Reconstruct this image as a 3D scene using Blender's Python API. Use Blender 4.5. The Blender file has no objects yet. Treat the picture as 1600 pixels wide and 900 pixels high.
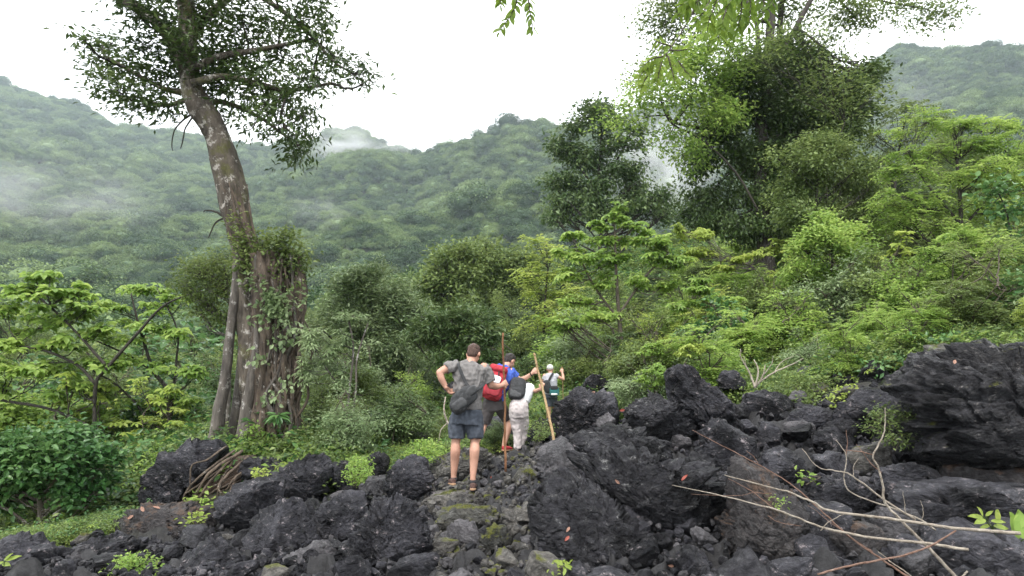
import bpy, math, random
import numpy as np
from mathutils import Vector, Matrix
S = bpy.context.scene
COL = S.collection
# ------------------------------------------------------------------ camera, sky, sun, exposure
F, CX, CY, CZ = 978.0, 800.0, 550.0, 1.65        # focal length in photo pixels, horizon row, eye height
cam = bpy.data.cameras.new("camera"); camo = bpy.data.objects.new("camera", cam); COL.objects.link(camo)
camo.location = (0, 0, CZ); camo.rotation_euler = (math.radians(90), 0, 0)
cam.sensor_width = 36; cam.lens = F / 1600 * 36; cam.shift_y = (CY - 450) / 1600
cam.clip_start = 0.1; cam.clip_end = 8000
S.camera = camo
SUN_EL, SUN_ROT = math.radians(62), math.radians(200)
w = bpy.data.worlds.new("World"); S.world = w; w.use_nodes = True
nt = w.node_tree; nt.nodes.clear()
sky = nt.nodes.new('ShaderNodeTexSky'); sky.sky_type = 'NISHITA'; sky.sun_disc = False
sky.sun_elevation = SUN_EL; sky.sun_rotation = SUN_ROT; sky.dust_density = 4; sky.air_density = 1.0
tc = nt.nodes.new('ShaderNodeTexCoord'); cn = nt.nodes.new('ShaderNodeTexNoise')
cn.inputs['Scale'].default_value = 2.2; cn.inputs['Detail'].default_value = 5
cr = nt.nodes.new('ShaderNodeValToRGB')
cr.color_ramp.elements[0].position = .3; cr.color_ramp.elements[0].color = (.80, .82, .87, 1)
cr.color_ramp.elements[1].position = .62; cr.color_ramp.elements[1].color = (1, 1, 1, 1)
sc_ = nt.nodes.new('ShaderNodeVectorMath'); sc_.operation = 'SCALE'; sc_.inputs[3].default_value = 14.0
mx = nt.nodes.new('ShaderNodeMix'); mx.data_type = 'RGBA'; mx.inputs[0].default_value = .93   # closed cloud deck over the clear sky
bg = nt.nodes.new('ShaderNodeBackground'); bg.inputs[1].default_value = .1
wo = nt.nodes.new('ShaderNodeOutputWorld')
L = nt.links.new
L(tc.outputs['Generated'], cn.inputs['Vector']); L(cn.outputs['Fac'], cr.inputs[0]); L(cr.outputs[0], sc_.inputs[0])
L(sky.outputs[0], mx.inputs[6]); L(sc_.outputs[0], mx.inputs[7]); L(mx.outputs[2], bg.inputs[0]); L(bg.outputs[0], wo.inputs[0])
sun = bpy.data.lights.new("sun", 'SUN'); sun.energy = 1.5; sun.angle = math.radians(11); sun.color = (1, .96, .9)
suno = bpy.data.objects.new("sun", sun); COL.objects.link(suno)
suno.rotation_euler = (math.radians(90) - SUN_EL, 0, math.radians(180) - SUN_ROT + math.radians(0))
S.view_settings.view_transform = 'Standard'; S.view_settings.look = 'None'
S.view_settings.exposure = 1.12; S.view_settings.gamma = 1.0
S.cycles.max_bounces = 8; S.cycles.diffuse_bounces = 3; S.cycles.glossy_bounces = 2
S.cycles.transmission_bounces = 4; S.cycles.transparent_max_bounces = 8; S.cycles.volume_bounces = 1
S.cycles.use_denoising = True
S.cycles.volume_step_rate = 4; S.cycles.volume_max_steps = 48

# ------------------------------------------------------------------ helpers
rng = np.random.default_rng(7); random.seed(7)
def P(px, py, Y): return np.array(((px - CX) / F * Y, Y, CZ - (py - CY) / F * Y))
def props(o, label=None, cat=None, group=None, kind=None):
    if label: o['label'] = label
    if cat: o['category'] = cat
    if group: o['group'] = group
    if kind: o['kind'] = kind
    return o
def empty(name, loc, label=None, cat=None, group=None):
    o = bpy.data.objects.new(name, None); o.location = loc; o.empty_display_size = .2; COL.objects.link(o)
    return props(o, label, cat, group)
def link(name, me, mat=None, parent=None, loc=None, smooth=False):
    if mat: me.materials.clear(); me.materials.append(mat)
    o = bpy.data.objects.new(name, me); COL.objects.link(o)
    if parent: o.parent = parent
    if loc is not None: o.location = loc
    if smooth: me.polygons.foreach_set('use_smooth', np.ones(len(me.polygons), bool))
    return o
def nmesh(name, V, Fc, attr=None):
    """V (n,3); Fc (m,3|4) array or list of faces"""
    me = bpy.data.meshes.new(name); V = np.asarray(V, np.float32)
    if isinstance(Fc, np.ndarray):
        m, k = Fc.shape
        me.vertices.add(len(V)); me.vertices.foreach_set('co', V.ravel())
        me.loops.add(m * k); me.loops.foreach_set('vertex_index', Fc.astype(np.int32).ravel())
        me.polygons.add(m); me.polygons.foreach_set('loop_start', np.arange(0, m * k, k, dtype=np.int32))
        me.polygons.foreach_set('loop_total', np.full(m, k, np.int32)); me.update(calc_edges=True)
    else:
        me.from_pydata(V.tolist(), [], Fc); me.update()
    if attr is not None:
        a = me.attributes.new('rnd', 'FLOAT', 'FACE'); a.data.foreach_set('value', np.asarray(attr, np.float32))
    return me
def copy_tree(o, parent=None):
    c = o.copy(); COL.objects.link(c)
    if parent: c.parent = parent
    for ch in list(o.children): copy_tree(ch, c)
    return c
# gradient noise
_pr = np.random.default_rng(3); _perm = _pr.permutation(256); _perm = np.concatenate([_perm, _perm, _perm])
_g = _pr.normal(size=(256, 3)); _g /= np.linalg.norm(_g, axis=1)[:, None]
def pn(p):
    p = np.asarray(p, float); i = np.floor(p).astype(int); f = p - i; i &= 255
    u = f * f * f * (f * (f * 6 - 15) + 10); out = 0
    for dx in (0, 1):
        for dy in (0, 1):
            for dz in (0, 1):
                h = _perm[_perm[_perm[(i[:, 0] + dx)] + i[:, 1] + dy] + i[:, 2] + dz]
                g = _g[h]; d = g[:, 0] * (f[:, 0] - dx) + g[:, 1] * (f[:, 1] - dy) + g[:, 2] * (f[:, 2] - dz)
                wgt = (u[:, 0] if dx else 1 - u[:, 0]) * (u[:, 1] if dy else 1 - u[:, 1]) * (u[:, 2] if dz else 1 - u[:, 2])
                out = out + wgt * d
    return out * 1.6
def fbm(p, o=4, g=.5):
    s = 0; a = 1
    for k in range(o): s = s + a * pn(p * 2 ** k + 17.3 * k); a *= g
    return s
def unit(v): return v / np.maximum(np.linalg.norm(v, axis=-1, keepdims=True), 1e-9)

# ------------------------------------------------------------------ materials
def mat(name):
    m = bpy.data.materials.new(name); m.use_nodes = True; t = m.node_tree; t.nodes.clear()
    o = t.nodes.new('ShaderNodeOutputMaterial'); return m, t, o
def N(t, k, **kw):
    n = t.nodes.new(k)
    for a, b in kw.items():
        if a.startswith('i_'): n.inputs[a[2:].replace('_', ' ')].default_value = b
        else: setattr(n, a, b)
    return n
def ramp(t, src, stops):
    r = t.nodes.new('ShaderNodeValToRGB'); e = r.color_ramp.elements
    while len(e) < len(stops): e.new(.5)
    for k, (p, c) in enumerate(stops): e[k].position = p; e[k].color = (*c, 1) if len(c) == 3 else c
    t.links.new(src, r.inputs[0]); return r
def leafmat(name, dark, mid, light, trans=.35, gloss=.45, obj_rnd=False):
    m, t, o = mat(name)
    at = N(t, 'ShaderNodeAttribute', attribute_name='rnd')
    geo = N(t, 'ShaderNodeNewGeometry'); nz = N(t, 'ShaderNodeTexNoise'); nz.inputs['Scale'].default_value = .9; nz.inputs['Detail'].default_value = 3
    t.links.new(geo.outputs['Position'], nz.inputs['Vector'])
    ad = N(t, 'ShaderNodeMath', operation='MULTIPLY_ADD'); ad.inputs[1].default_value = .55
    t.links.new(at.outputs['Fac'], ad.inputs[0]); t.links.new(nz.outputs['Fac'], ad.inputs[2])
    src = ad.outputs[0]
    if obj_rnd:
        oi = N(t, 'ShaderNodeObjectInfo'); a2 = N(t, 'ShaderNodeMath', operation='MULTIPLY_ADD'); a2.inputs[1].default_value = .8
        t.links.new(oi.outputs['Random'], a2.inputs[0]); t.links.new(src, a2.inputs[2]); 
        a3 = N(t, 'ShaderNodeMath', operation='SUBTRACT'); a3.inputs[1].default_value = .38
        t.links.new(a2.outputs[0], a3.inputs[0]); src = a3.outputs[0]
    r = ramp(t, src, [(.3, dark), (.72, mid), (1.05 if False else 1., light)])
    d = N(t, 'ShaderNodeBsdfPrincipled'); d.inputs['Roughness'].default_value = gloss; d.inputs['Specular IOR Level'].default_value = .35
    tr = N(t, 'ShaderNodeBsdfTranslucent'); hs = N(t, 'ShaderNodeHueSaturation'); hs.inputs['Hue'].default_value = .485; hs.inputs['Value'].default_value = 1.5; hs.inputs['Saturation'].default_value = .95
    ms = N(t, 'ShaderNodeMixShader'); ms.inputs[0].default_value = trans
    t.links.new(r.outputs[0], d.inputs['Base Color']); t.links.new(r.outputs[0], hs.inputs['Color']); t.links.new(hs.outputs[0], tr.inputs[0])
    t.links.new(d.outputs[0], ms.inputs[1]); t.links.new(tr.outputs[0], ms.inputs[2]); t.links.new(ms.outputs[0], o.inputs[0])
    return m
def plain(name, col, rough=.8, var=.25, scale=8., bump=0., bscale=60., sheen=0., col2=None):
    m, t, o = mat(name)
    geo = N(t, 'ShaderNodeTexCoord'); nz = N(t, 'ShaderNodeTexNoise'); nz.inputs['Scale'].default_value = scale; nz.inputs['Detail'].default_value = 6
    t.links.new(geo.outputs['Object'], nz.inputs['Vector'])
    c2 = col2 or tuple(min(1, c * (1 + var)) for c in col)
    r = ramp(t, nz.outputs['Fac'], [(.3, tuple(c * (1 - var) for c in col)), (.7, c2)])
    b = N(t, 'ShaderNodeBsdfPrincipled'); b.inputs['Roughness'].default_value = rough
    t.links.new(r.outputs[0], b.inputs['Base Color'])
    if sheen: b.inputs['Sheen Weight'].default_value = sheen
    if bump:
        n2 = N(t, 'ShaderNodeTexNoise'); n2.inputs['Scale'].default_value = bscale; n2.inputs['Detail'].default_value = 5
        t.links.new(geo.outputs['Object'], n2.inputs['Vector'])
        bp = N(t, 'ShaderNodeBump'); bp.inputs['Strength'].default_value = bump; bp.inputs['Distance'].default_value = .02
        t.links.new(n2.outputs['Fac'], bp.inputs['Height']); t.links.new(bp.outputs[0], b.inputs['Normal'])
    t.links.new(b.outputs[0], o.inputs[0]); return m
def rockmat(name, dark, mid, light, speck=.62, moss=0., litter=0., rough=.5, band=0.):
    m, t, o = mat(name); lk = t.links.new
    geo = N(t, 'ShaderNodeNewGeometry')
    n1 = N(t, 'ShaderNodeTexNoise'); n1.inputs['Scale'].default_value = 1.6; n1.inputs['Detail'].default_value = 7; n1.inputs['Roughness'].default_value = .65
    n2 = N(t, 'ShaderNodeTexNoise'); n2.inputs['Scale'].default_value = 22; n2.inputs['Detail'].default_value = 6; n2.inputs['Roughness'].default_value = .7
    n3 = N(t, 'ShaderNodeTexNoise'); n3.inputs['Scale'].default_value = 9; n3.inputs['Detail'].default_value = 8; n3.inputs['Roughness'].default_value = .8
    vo = N(t, 'ShaderNodeTexVoronoi'); vo.inputs['Scale'].default_value = 13; vo.feature = 'DISTANCE_TO_EDGE'
    mp = N(t, 'ShaderNodeMapping'); mp.inputs['Rotation'].default_value = (.3, .5, .2); mp.inputs['Scale'].default_value = (1, 1, 1.5)
    lk(geo.outputs['Position'], mp.inputs['Vector'])
    wv = N(t, 'ShaderNodeVectorMath', operation='ADD'); wn = N(t, 'ShaderNodeVectorMath', operation='SCALE'); wn.inputs[3].default_value = .25
    lk(n1.outputs['Color'], wn.inputs[0]); lk(mp.outputs[0], wv.inputs[0]); lk(wn.outputs[0], wv.inputs[1])
    for n in (n1,): lk(geo.outputs['Position'], n.inputs['Vector'])
    for n in (n2, n3, vo): lk(wv.outputs[0], n.inputs['Vector'])
    r1 = ramp(t, n1.outputs['Fac'], [(.38, dark), (.62, mid)])
    mul = N(t, 'ShaderNodeMix', data_type='RGBA', blend_type='MULTIPLY'); mul.inputs[0].default_value = .8
    r2 = ramp(t, n2.outputs['Fac'], [(.32, (.25, .25, .25)), (.55, (.95, .95, .95)), (.72, (1.9, 1.88, 1.85))])
    lk(r1.outputs[0], mul.inputs[6]); lk(r2.outputs[0], mul.inputs[7])
    r3 = ramp(t, n3.outputs['Fac'], [(speck, (0, 0, 0)), (speck + .06, (1, 1, 1))])
    mxs = N(t, 'ShaderNodeMix', data_type='RGBA'); lk(r3.outputs[0], mxs.inputs[0]); lk(mul.outputs[2], mxs.inputs[6]); mxs.inputs[7].default_value = (*light, 1)
    col = mxs.outputs[2]
    sx = N(t, 'ShaderNodeSeparateXYZ'); lk(geo.outputs['Normal'], sx.inputs[0])
    if moss or litter:
        for amt, c_a, c_b, sc in ((moss, (.045, .052, .012), (.13, .135, .02), 4.5), (litter, (.045, .032, .026), (.12, .080, .058), 5.)):
            if not amt: continue
            n4 = N(t, 'ShaderNodeTexNoise'); n4.inputs['Scale'].default_value = sc; n4.inputs['Detail'].default_value = 6; lk(geo.outputs['Position'], n4.inputs['Vector'])
            a = N(t, 'ShaderNodeMath', operation='MULTIPLY_ADD'); a.inputs[1].default_value = .28; lk(sx.outputs[2], a.inputs[0]); lk(n4.outputs['Fac'], a.inputs[2])
            mk = ramp(t, a.outputs[0], [(.84 - .2 * amt, (0, 0, 0)), (.93 - .2 * amt, (1, 1, 1))])
            cc = ramp(t, n2.outputs['Fac'], [(.35, c_a), (.65, c_b)])
            mm = N(t, 'ShaderNodeMix', data_type='RGBA'); lk(mk.outputs[0], mm.inputs[0]); lk(col, mm.inputs[6]); lk(cc.outputs[0], mm.inputs[7]); col = mm.outputs[2]
    b = N(t, 'ShaderNodeBsdfPrincipled'); lk(col, b.inputs['Base Color'])
    rr = ramp(t, n3.outputs['Fac'], [(.3, (max(.18, rough - .22),) * 3), (.7, (rough + .2,) * 3)]); lk(rr.outputs[0], b.inputs['Roughness'])
    sr2 = ramp(t, n3.outputs['Fac'], [(.44, (.10,) * 3), (.56, (.35,) * 3), (.64, (1., 1., 1.))]); lk(sr2.outputs[0], b.inputs['Specular IOR Level'])
    vr = ramp(t, vo.outputs['Distance'], [(0, (0, 0, 0)), (.22, (1, 1, 1))])
    h1 = N(t, 'ShaderNodeMath', operation='MULTIPLY_ADD'); h1.inputs[1].default_value = .35; lk(vr.outputs[0], h1.inputs[0]); lk(n2.outputs['Fac'], h1.inputs[2])
    h2 = N(t, 'ShaderNodeMath', operation='MULTIPLY_ADD'); h2.inputs[1].default_value = 1.6; lk(n3.outputs['Fac'], h2.inputs[0]); lk(h1.outputs[0], h2.inputs[2])
    bp = N(t, 'ShaderNodeBump'); bp.inputs['Strength'].default_value = .8; bp.inputs['Distance'].default_value = .04
    lk(h2.outputs[0], bp.inputs['Height']); lk(bp.outputs[0], b.inputs['Normal']); lk(b.outputs[0], o.inputs[0])
    return m
def barkmat(name, dark, mid, light, moss=False, lich=.6, zs=.25, scale=9):
    m, t, o = mat(name); lk = t.links.new
    geo = N(t, 'ShaderNodeNewGeometry'); mp = N(t, 'ShaderNodeMapping'); mp.inputs['Scale'].default_value = (1, 1, zs); lk(geo.outputs['Position'], mp.inputs['Vector'])
    n1 = N(t, 'ShaderNodeTexNoise'); n1.inputs['Scale'].default_value = scale; n1.inputs['Detail'].default_value = 8; n1.inputs['Roughness'].default_value = .7; lk(mp.outputs[0], n1.inputs['Vector'])
    n2 = N(t, 'ShaderNodeTexNoise'); n2.inputs['Scale'].default_value = 6; n2.inputs['Detail'].default_value = 8; n2.inputs['Roughness'].default_value = .75; lk(geo.outputs['Position'], n2.inputs['Vector'])
    r1 = ramp(t, n1.outputs['Fac'], [(.36, dark), (.62, mid)])
    r2 = ramp(t, n2.outputs['Fac'], [(lich, (0, 0, 0)), (lich + .05, (1, 1, 1))])
    mm = N(t, 'ShaderNodeMix', data_type='RGBA'); lk(r2.outputs[0], mm.inputs[0]); lk(r1.outputs[0], mm.inputs[6]); mm.inputs[7].default_value = (*light, 1); col = mm.outputs[2]
    if moss:
        n3 = N(t, 'ShaderNodeTexNoise'); n3.inputs['Scale'].default_value = 2.6; n3.inputs['Detail'].default_value = 9; n3.inputs['Roughness'].default_value = .7; lk(geo.outputs['Position'], n3.inputs['Vector'])
        r3 = ramp(t, n3.outputs['Fac'], [(.52, (0, 0, 0)), (.66, (1, 1, 1))])
        m2 = N(t, 'ShaderNodeMix', data_type='RGBA'); lk(r3.outputs[0], m2.inputs[0]); lk(col, m2.inputs[6]); m2.inputs[7].default_value = (.10, .10, .025, 1); col = m2.outputs[2]
    b = N(t, 'ShaderNodeBsdfPrincipled'); b.inputs['Roughness'].default_value = .85; lk(col, b.inputs['Base Color'])
    bp = N(t, 'ShaderNodeBump'); bp.inputs['Strength'].default_value = 1.; bp.inputs['Distance'].default_value = .05; lk(n1.outputs['Fac'], bp.inputs['Height']); lk(bp.outputs[0], b.inputs['Normal'])
    lk(b.outputs[0], o.inputs[0]); return m
M = {}
M['rock'] = rockmat('black_limestone', (.009, .009, .011), (.070, .069, .080), (.30, .25, .26), .585)
M['rock_pit'] = rockmat('pitted_limestone', (.006, .006, .007), (.045, .044, .050), (.22, .215, .21), .60)
M['rock_grey'] = rockmat('grey_limestone', (.065, .064, .068), (.14, .132, .14), (.22, .21, .21), .64, rough=.6)
M['rock_moss'] = rockmat('mossy_limestone', (.04, .04, .036), (.13, .125, .11), (.24, .23, .20), .62, moss=.75)
M['rock_path'] = rockmat('worn_limestone', (.055, .052, .050), (.17, .16, .145), (.33, .31, .28), .6, moss=.35)
M['rock_brown'] = rockmat('littered_limestone', (.035, .032, .033), (.085, .078, .078), (.18, .17, .16), .66, litter=.8)
M['rock_wall'] = rockmat('banded_limestone', (.007, .007, .008), (.052, .051, .056), (.26, .23, .21), .60, moss=.12, rough=.36)
M['l_hero'] = leafmat('olive_leaf', (.020, .045, .012), (.050, .088, .023), (.11, .165, .05), .22, .38)
M['l_bright'] = leafmat('bright_leaf', (.075, .145, .028), (.18, .30, .055), (.33, .45, .11), .42)
M['l_lime'] = leafmat('lime_leaf', (.12, .18, .03), (.25, .34, .06), (.40, .48, .12), .42)
M['l_mid'] = leafmat('mid_leaf', (.042, .075, .02), (.11, .165, .045), (.22, .29, .09), .33)
M['l_mid2'] = leafmat('moss_green_leaf', (.045, .075, .018), (.11, .165, .04), (.22, .28, .085), .33)
M['l_dark'] = leafmat('dark_leaf', (.026, .055, .016), (.065, .115, .034), (.145, .205, .075), .26, .38)
M['l_deep'] = leafmat('deep_green_leaf', (.02, .065, .018), (.05, .13, .035), (.12, .23, .07), .28, .32)
M['l_grey'] = leafmat('greyish_leaf', (.04, .07, .026), (.10, .15, .06), (.21, .27, .13), .28, .38)
M['l_pale'] = leafmat('pale_leaf', (.07, .12, .05), (.16, .23, .10), (.30, .38, .20), .33)
M['l_hang'] = leafmat('hanging_leaf', (.06, .12, .014), (.13, .22, .025), (.24, .33, .05), .6)
M['l_forest'] = leafmat('forest_leaf', (.024, .058, .020), (.065, .12, .042), (.17, .24, .085), .2, .6, True)
M['l_red'] = plain('red_leaf', (.26, .06, .04), .6, .4, 30)
M['l_dead'] = plain('dead_leaf', (.25, .14, .10), .8, .5, 9)
M['bark_hero'] = barkmat('lichen_bark', (.030, .024, .018), (.14, .115, .09), (.40, .37, .33), True, .545, .35, 8)
M['bark_fig'] = barkmat('reddish_root_bark', (.028, .020, .015), (.145, .108, .078), (.32, .29, .25), False, .58, .2, 16)
M['bark_white'] = barkmat('mottled_pale_bark', (.05, .042, .036), (.15, .13, .11), (.38, .36, .33), False, .56)
M['bark_dark'] = barkmat('dark_bark', (.02, .017, .013), (.06, .05, .04), (.14, .13, .11), False, .64)
M['bark_twig'] = barkmat('twig_bark', (.05, .04, .03), (.13, .105, .08), (.25, .22, .19), False, .6)
M['dead_wood'] = barkmat('bleached_wood', (.28, .23, .18), (.50, .44, .36), (.62, .57, .50), False, .6, 1, 20)
M['dead_red'] = barkmat('reddish_dead_wood', (.17, .09, .06), (.32, .20, .15), (.42, .33, .27), False, .6, 1, 20)
M['root'] = barkmat('root_bark', (.05, .038, .028), (.17, .125, .09), (.34, .30, .25), False, .58, .5, 14)
def groundmat():
    m, t, o = mat('forest_floor'); lk = t.links.new
    geo = N(t, 'ShaderNodeNewGeometry')
    n1 = N(t, 'ShaderNodeTexNoise'); n1.inputs['Scale'].default_value = .8; n1.inputs['Detail'].default_value = 8
    n2 = N(t, 'ShaderNodeTexNoise'); n2.inputs['Scale'].default_value = 14; n2.inputs['Detail'].default_value = 8; n2.inputs['Roughness'].default_value = .75
    lk(geo.outputs['Position'], n1.inputs['Vector']); lk(geo.outputs['Position'], n2.inputs['Vector'])
    a = ramp(t, n2.outputs['Fac'], [(.35, (.012, .010, .008)), (.5, (.045, .036, .028)), (.7, (.10, .08, .055))])
    g = ramp(t, n2.outputs['Fac'], [(.35, (.012, .022, .007)), (.65, (.05, .08, .02))])
    f = ramp(t, n1.outputs['Fac'], [(.42, (0, 0, 0)), (.56, (1, 1, 1))])
    mm = N(t, 'ShaderNodeMix', data_type='RGBA'); lk(f.outputs[0], mm.inputs[0]); lk(a.outputs[0], mm.inputs[6]); lk(g.outputs[0], mm.inputs[7])
    za = N(t, 'ShaderNodeAttribute', attribute_name='rnd'); zr = ramp(t, n2.outputs['Fac'], [(.35, (.008, .008, .009)), (.62, (.035, .034, .036)), (.72, (.09, .085, .08))])
    m3 = N(t, 'ShaderNodeMix', data_type='RGBA'); lk(za.outputs['Fac'], m3.inputs[0]); lk(mm.outputs[2], m3.inputs[6]); lk(zr.outputs[0], m3.inputs[7])
    b = N(t, 'ShaderNodeBsdfPrincipled'); b.inputs['Roughness'].default_value = .8; lk(m3.outputs[2], b.inputs['Base Color'])
    bp = N(t, 'ShaderNodeBump'); bp.inputs['Strength'].default_value = .9; bp.inputs['Distance'].default_value = .04; lk(n2.outputs['Fac'], bp.inputs['Height']); lk(bp.outputs[0], b.inputs['Normal'])
    lk(b.outputs[0], o.inputs[0]); return m
M['ground'] = groundmat()

# ------------------------------------------------------------------ terrain
ctrl = [(730,768,7.7),(730,805,6.8),(740,880,5),(800,708,10.2),(860,678,16),(600,890,4.8),(300,890,5.4),(0,905,5.5),(400,728,11.3),(210,806,9.5),
 (60,862,9.5),(0,800,12),(100,705,20),(250,715,15),(0,640,35),(200,600,60),(560,708,12),(600,652,17),(700,642,20),(850,622,26),(600,580,40),(800,560,45),
 (1000,775,6),(1000,655,10),(1150,715,7.5),(1300,712,7.5),(1550,862,5),(1200,890,4.8),(1400,890,4.6),(1150,905,4.2),(1000,905,4.6),(1500,750,7),(1300,606,11),(1500,565,9),(1100,562,20),(1300,542,15),(1500,520,13),
 (1200,455,26),(1400,430,24),(1580,400,22),(1000,500,30),(1200,380,38),(1500,300,40),(930,450,45),(700,520,50),(450,840,7),(450,560,60),(-500,700,25),(-300,900,7),(2100,600,8),(2300,250,30),
 (1700,250,60),(1100,420,60),(640,740,9.5),(700,700,12)]
CP = np.array([P(*c) for c in ctrl]); CP = np.vstack([CP, [[0,0,0],[-4,1,-.3],[4,1,.3],[0,-15,-1],[-20,-10,-3],[20,-10,3],[-60,40,-6],[60,30,22]]])
def _tps(r): return np.where(r > 0, r * r * np.log(np.maximum(r, 1e-9)), 0)
_c = CP[:, :2] / 10; _A = _tps(np.linalg.norm(_c[:, None] - _c[None], axis=2)) + np.eye(len(_c)) * .002
_Q = np.c_[np.ones(len(_c)), _c]; _K = np.block([[_A, _Q], [_Q.T, np.zeros((3, 3))]])
_W = np.linalg.solve(_K, np.r_[CP[:, 2], 0, 0, 0])
def near_h(x, y):
    q = np.c_[np.ravel(x), np.ravel(y)] / 10
    return (_tps(np.linalg.norm(q[:, None] - _c[None], axis=2)) @ _W[:len(_c)] + np.c_[np.ones(len(q)), q] @ _W[len(_c):]).reshape(np.shape(x))
# ridge line of the mountains, photo columns and rows, and its distance
RID = np.array([(-900,190,1000),(-400,150,1050),(0,132,1100),(60,150,1100),(130,166,1100),(180,196,1080),(240,210,1050),(300,216,1050),(340,226,1050),(420,226,1000),(480,226,950),
 (550,206,900),(600,224,850),(640,243,800),(700,229,760),(760,216,740),(800,199,720),(850,196,720),(900,203,740),(960,190,800),(1020,172,900),(1100,160,950),(1250,130,950),(1340,112,900),
 (1400,78,880),(1430,80,860),(1480,88,800),(1540,72,760),(1600,76,740),(1750,60,700),(2300,30,700)], float)
def far_h(x, y):
    yy = np.maximum(y, 40); px = CX + F * x / yy
    e = (CY - np.interp(px, RID[:, 0], RID[:, 1])) / F; Yr = np.interp(px, RID[:, 0], RID[:, 2])
    s = (yy - 110) / (Yr - 110); sc = np.clip(s, 0, 1)
    ev = .03
    z = CZ + (ev + (e - ev) * sc ** .72) * yy
    z = np.where(s > 1, CZ + e * Yr - .45 * (yy - Yr), z)
    q = np.c_[x.ravel(), y.ravel(), np.zeros(x.size)]
    n = (pn(q / 150) * 26 + pn(q / 55 + 9) * 9 + pn(q / 22 + 5) * 3).reshape(x.shape)
    fade = np.clip((yy - 90) / 120, 0, 1) * np.clip((1.04 - s) * 4, .12, 1)
    return z + n * fade - 5
def H(x, y):
    x = np.asarray(x, float); y = np.asarray(y, float)
    r = np.hypot(x, y); t = np.clip((r - 55) / 55, 0, 1); t = t * t * (3 - 2 * t)
    h = near_h(np.clip(x, -70, 70), np.clip(y, -15, 70)) * (1 - t)
    return h + np.where(y > 0, far_h(x, y), -6 + 0 * x) * t
def Hs(x, y): return float(H(np.array([x]), np.array([y]))[0])
def rocky(x, y):
    """1 on the bare rock spill, 0 in the vegetation"""
    px = CX + F * x / np.maximum(y, .5)
    lim = np.interp(px, [-200, 60, 250, 420, 600, 700, 900, 1100, 1250, 1420, 1600], [7.0, 7.5, 8.5, 9.6, 9.4, 10.5, 12, 11.5, 10.8, 10, 8.6])
    return np.clip((lim - y) / 1.2, 0, 1)
bea = np.radians(np.concatenate([np.arange(-180, -58, 5.), np.arange(-56, 56, .28), np.arange(58, 180.1, 5.)]))
rad = np.concatenate([[.0], np.geomspace(.8, 16, 200), np.geomspace(16.3, 2400, 230)])
BB, RR = np.meshgrid(bea, rad, indexing='ij'); GX, GY = RR * np.sin(BB), RR * np.cos(BB)
GZ = H(GX.ravel(), GY.ravel()).reshape(GX.shape)
q = np.c_[GX.ravel(), GY.ravel(), GZ.ravel()]
rk = rocky(GX, GY) * (GY > 1.5)
_sd = np.random.default_rng(5).uniform(-1, 1, (2600, 2)) * [8, 7] + [0, 8]; _of = np.random.default_rng(6).normal(size=(2600, 3)) * [.35, .35, .05]
_q2 = q[:, :2] + np.c_[pn(q * 3), pn(q * 3 + 9)] * .12; _m = np.where((rk.ravel() > 0))[0]; _h = np.zeros(len(q))
for a_ in range(0, len(_m), 4096):
    i_ = _m[a_:a_ + 4096]; c_ = ((_q2[i_, None] - _sd[None]) ** 2).sum(2).argmin(1); _h[i_] = _of[c_, 2] + np.clip(((_q2[i_] - _sd[c_]) * _of[c_, :2]).sum(1), -.12, .12)
GZ = GZ + _h.reshape(GX.shape) * rk
GZ = GZ - .10 * rk + (np.abs(pn(q * 2.3)) * .28 + np.abs(pn(q * 6.1 + 3)) * .10 - .10).reshape(GX.shape) * rk
nb, nr = GX.shape; idx = np.arange(nb * nr).reshape(nb, nr)
fc = np.stack([idx[:-1, :-1], idx[1:, :-1], idx[1:, 1:], idx[:-1, 1:]], -1).reshape(-1, 4)[:, ::-1]
props(link('ground', nmesh('ground', np.c_[GX.ravel(), GY.ravel(), GZ.ravel()], fc, rk.ravel()[fc].mean(1)), M['ground'], smooth=True), kind='structure')
# ------------------------------------------------------------------ leaf and wood builders
def leaves(pos, d, n, Ln, Wd, fold=.18, broad=False):
    """leaf blades as folded quads (2 triangles) or rounder 4-triangle blades"""
    d = unit(d); s = unit(np.cross(d, n)); n = np.cross(s, d); Ln = Ln[:, None]; Wd = Wd[:, None]
    up = n * (Wd * fold)
    if not broad:
        V = np.stack([pos, pos + d * Ln * .45 + s * Wd * .5 + up, pos + d * Ln - n * Ln * .12, pos + d * Ln * .45 - s * Wd * .5 + up], 1)
        k = np.arange(len(pos))[:, None] * 4
        Fc = np.concatenate([k + [0, 1, 2], k + [0, 2, 3]], 1).reshape(-1, 3); per = 2
    else:
        V = np.stack([pos, pos + d * Ln * .28 + s * Wd * .46 + up, pos + d * Ln * .68 + s * Wd * .40 + up * .8, pos + d * Ln - n * Ln * .14,
                      pos + d * Ln * .68 - s * Wd * .40 + up * .8, pos + d * Ln * .28 - s * Wd * .46 + up], 1)
        k = np.arange(len(pos))[:, None] * 6
        Fc = np.concatenate([k + [0, 1, 2], k + [0, 2, 3], k + [0, 3, 4], k + [0, 4, 5]], 1).reshape(-1, 3); per = 4
    return V.reshape(-1, 3), Fc, per
def rnd_unit(n, r=rng): return unit(r.normal(size=(n, 3)))
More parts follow.
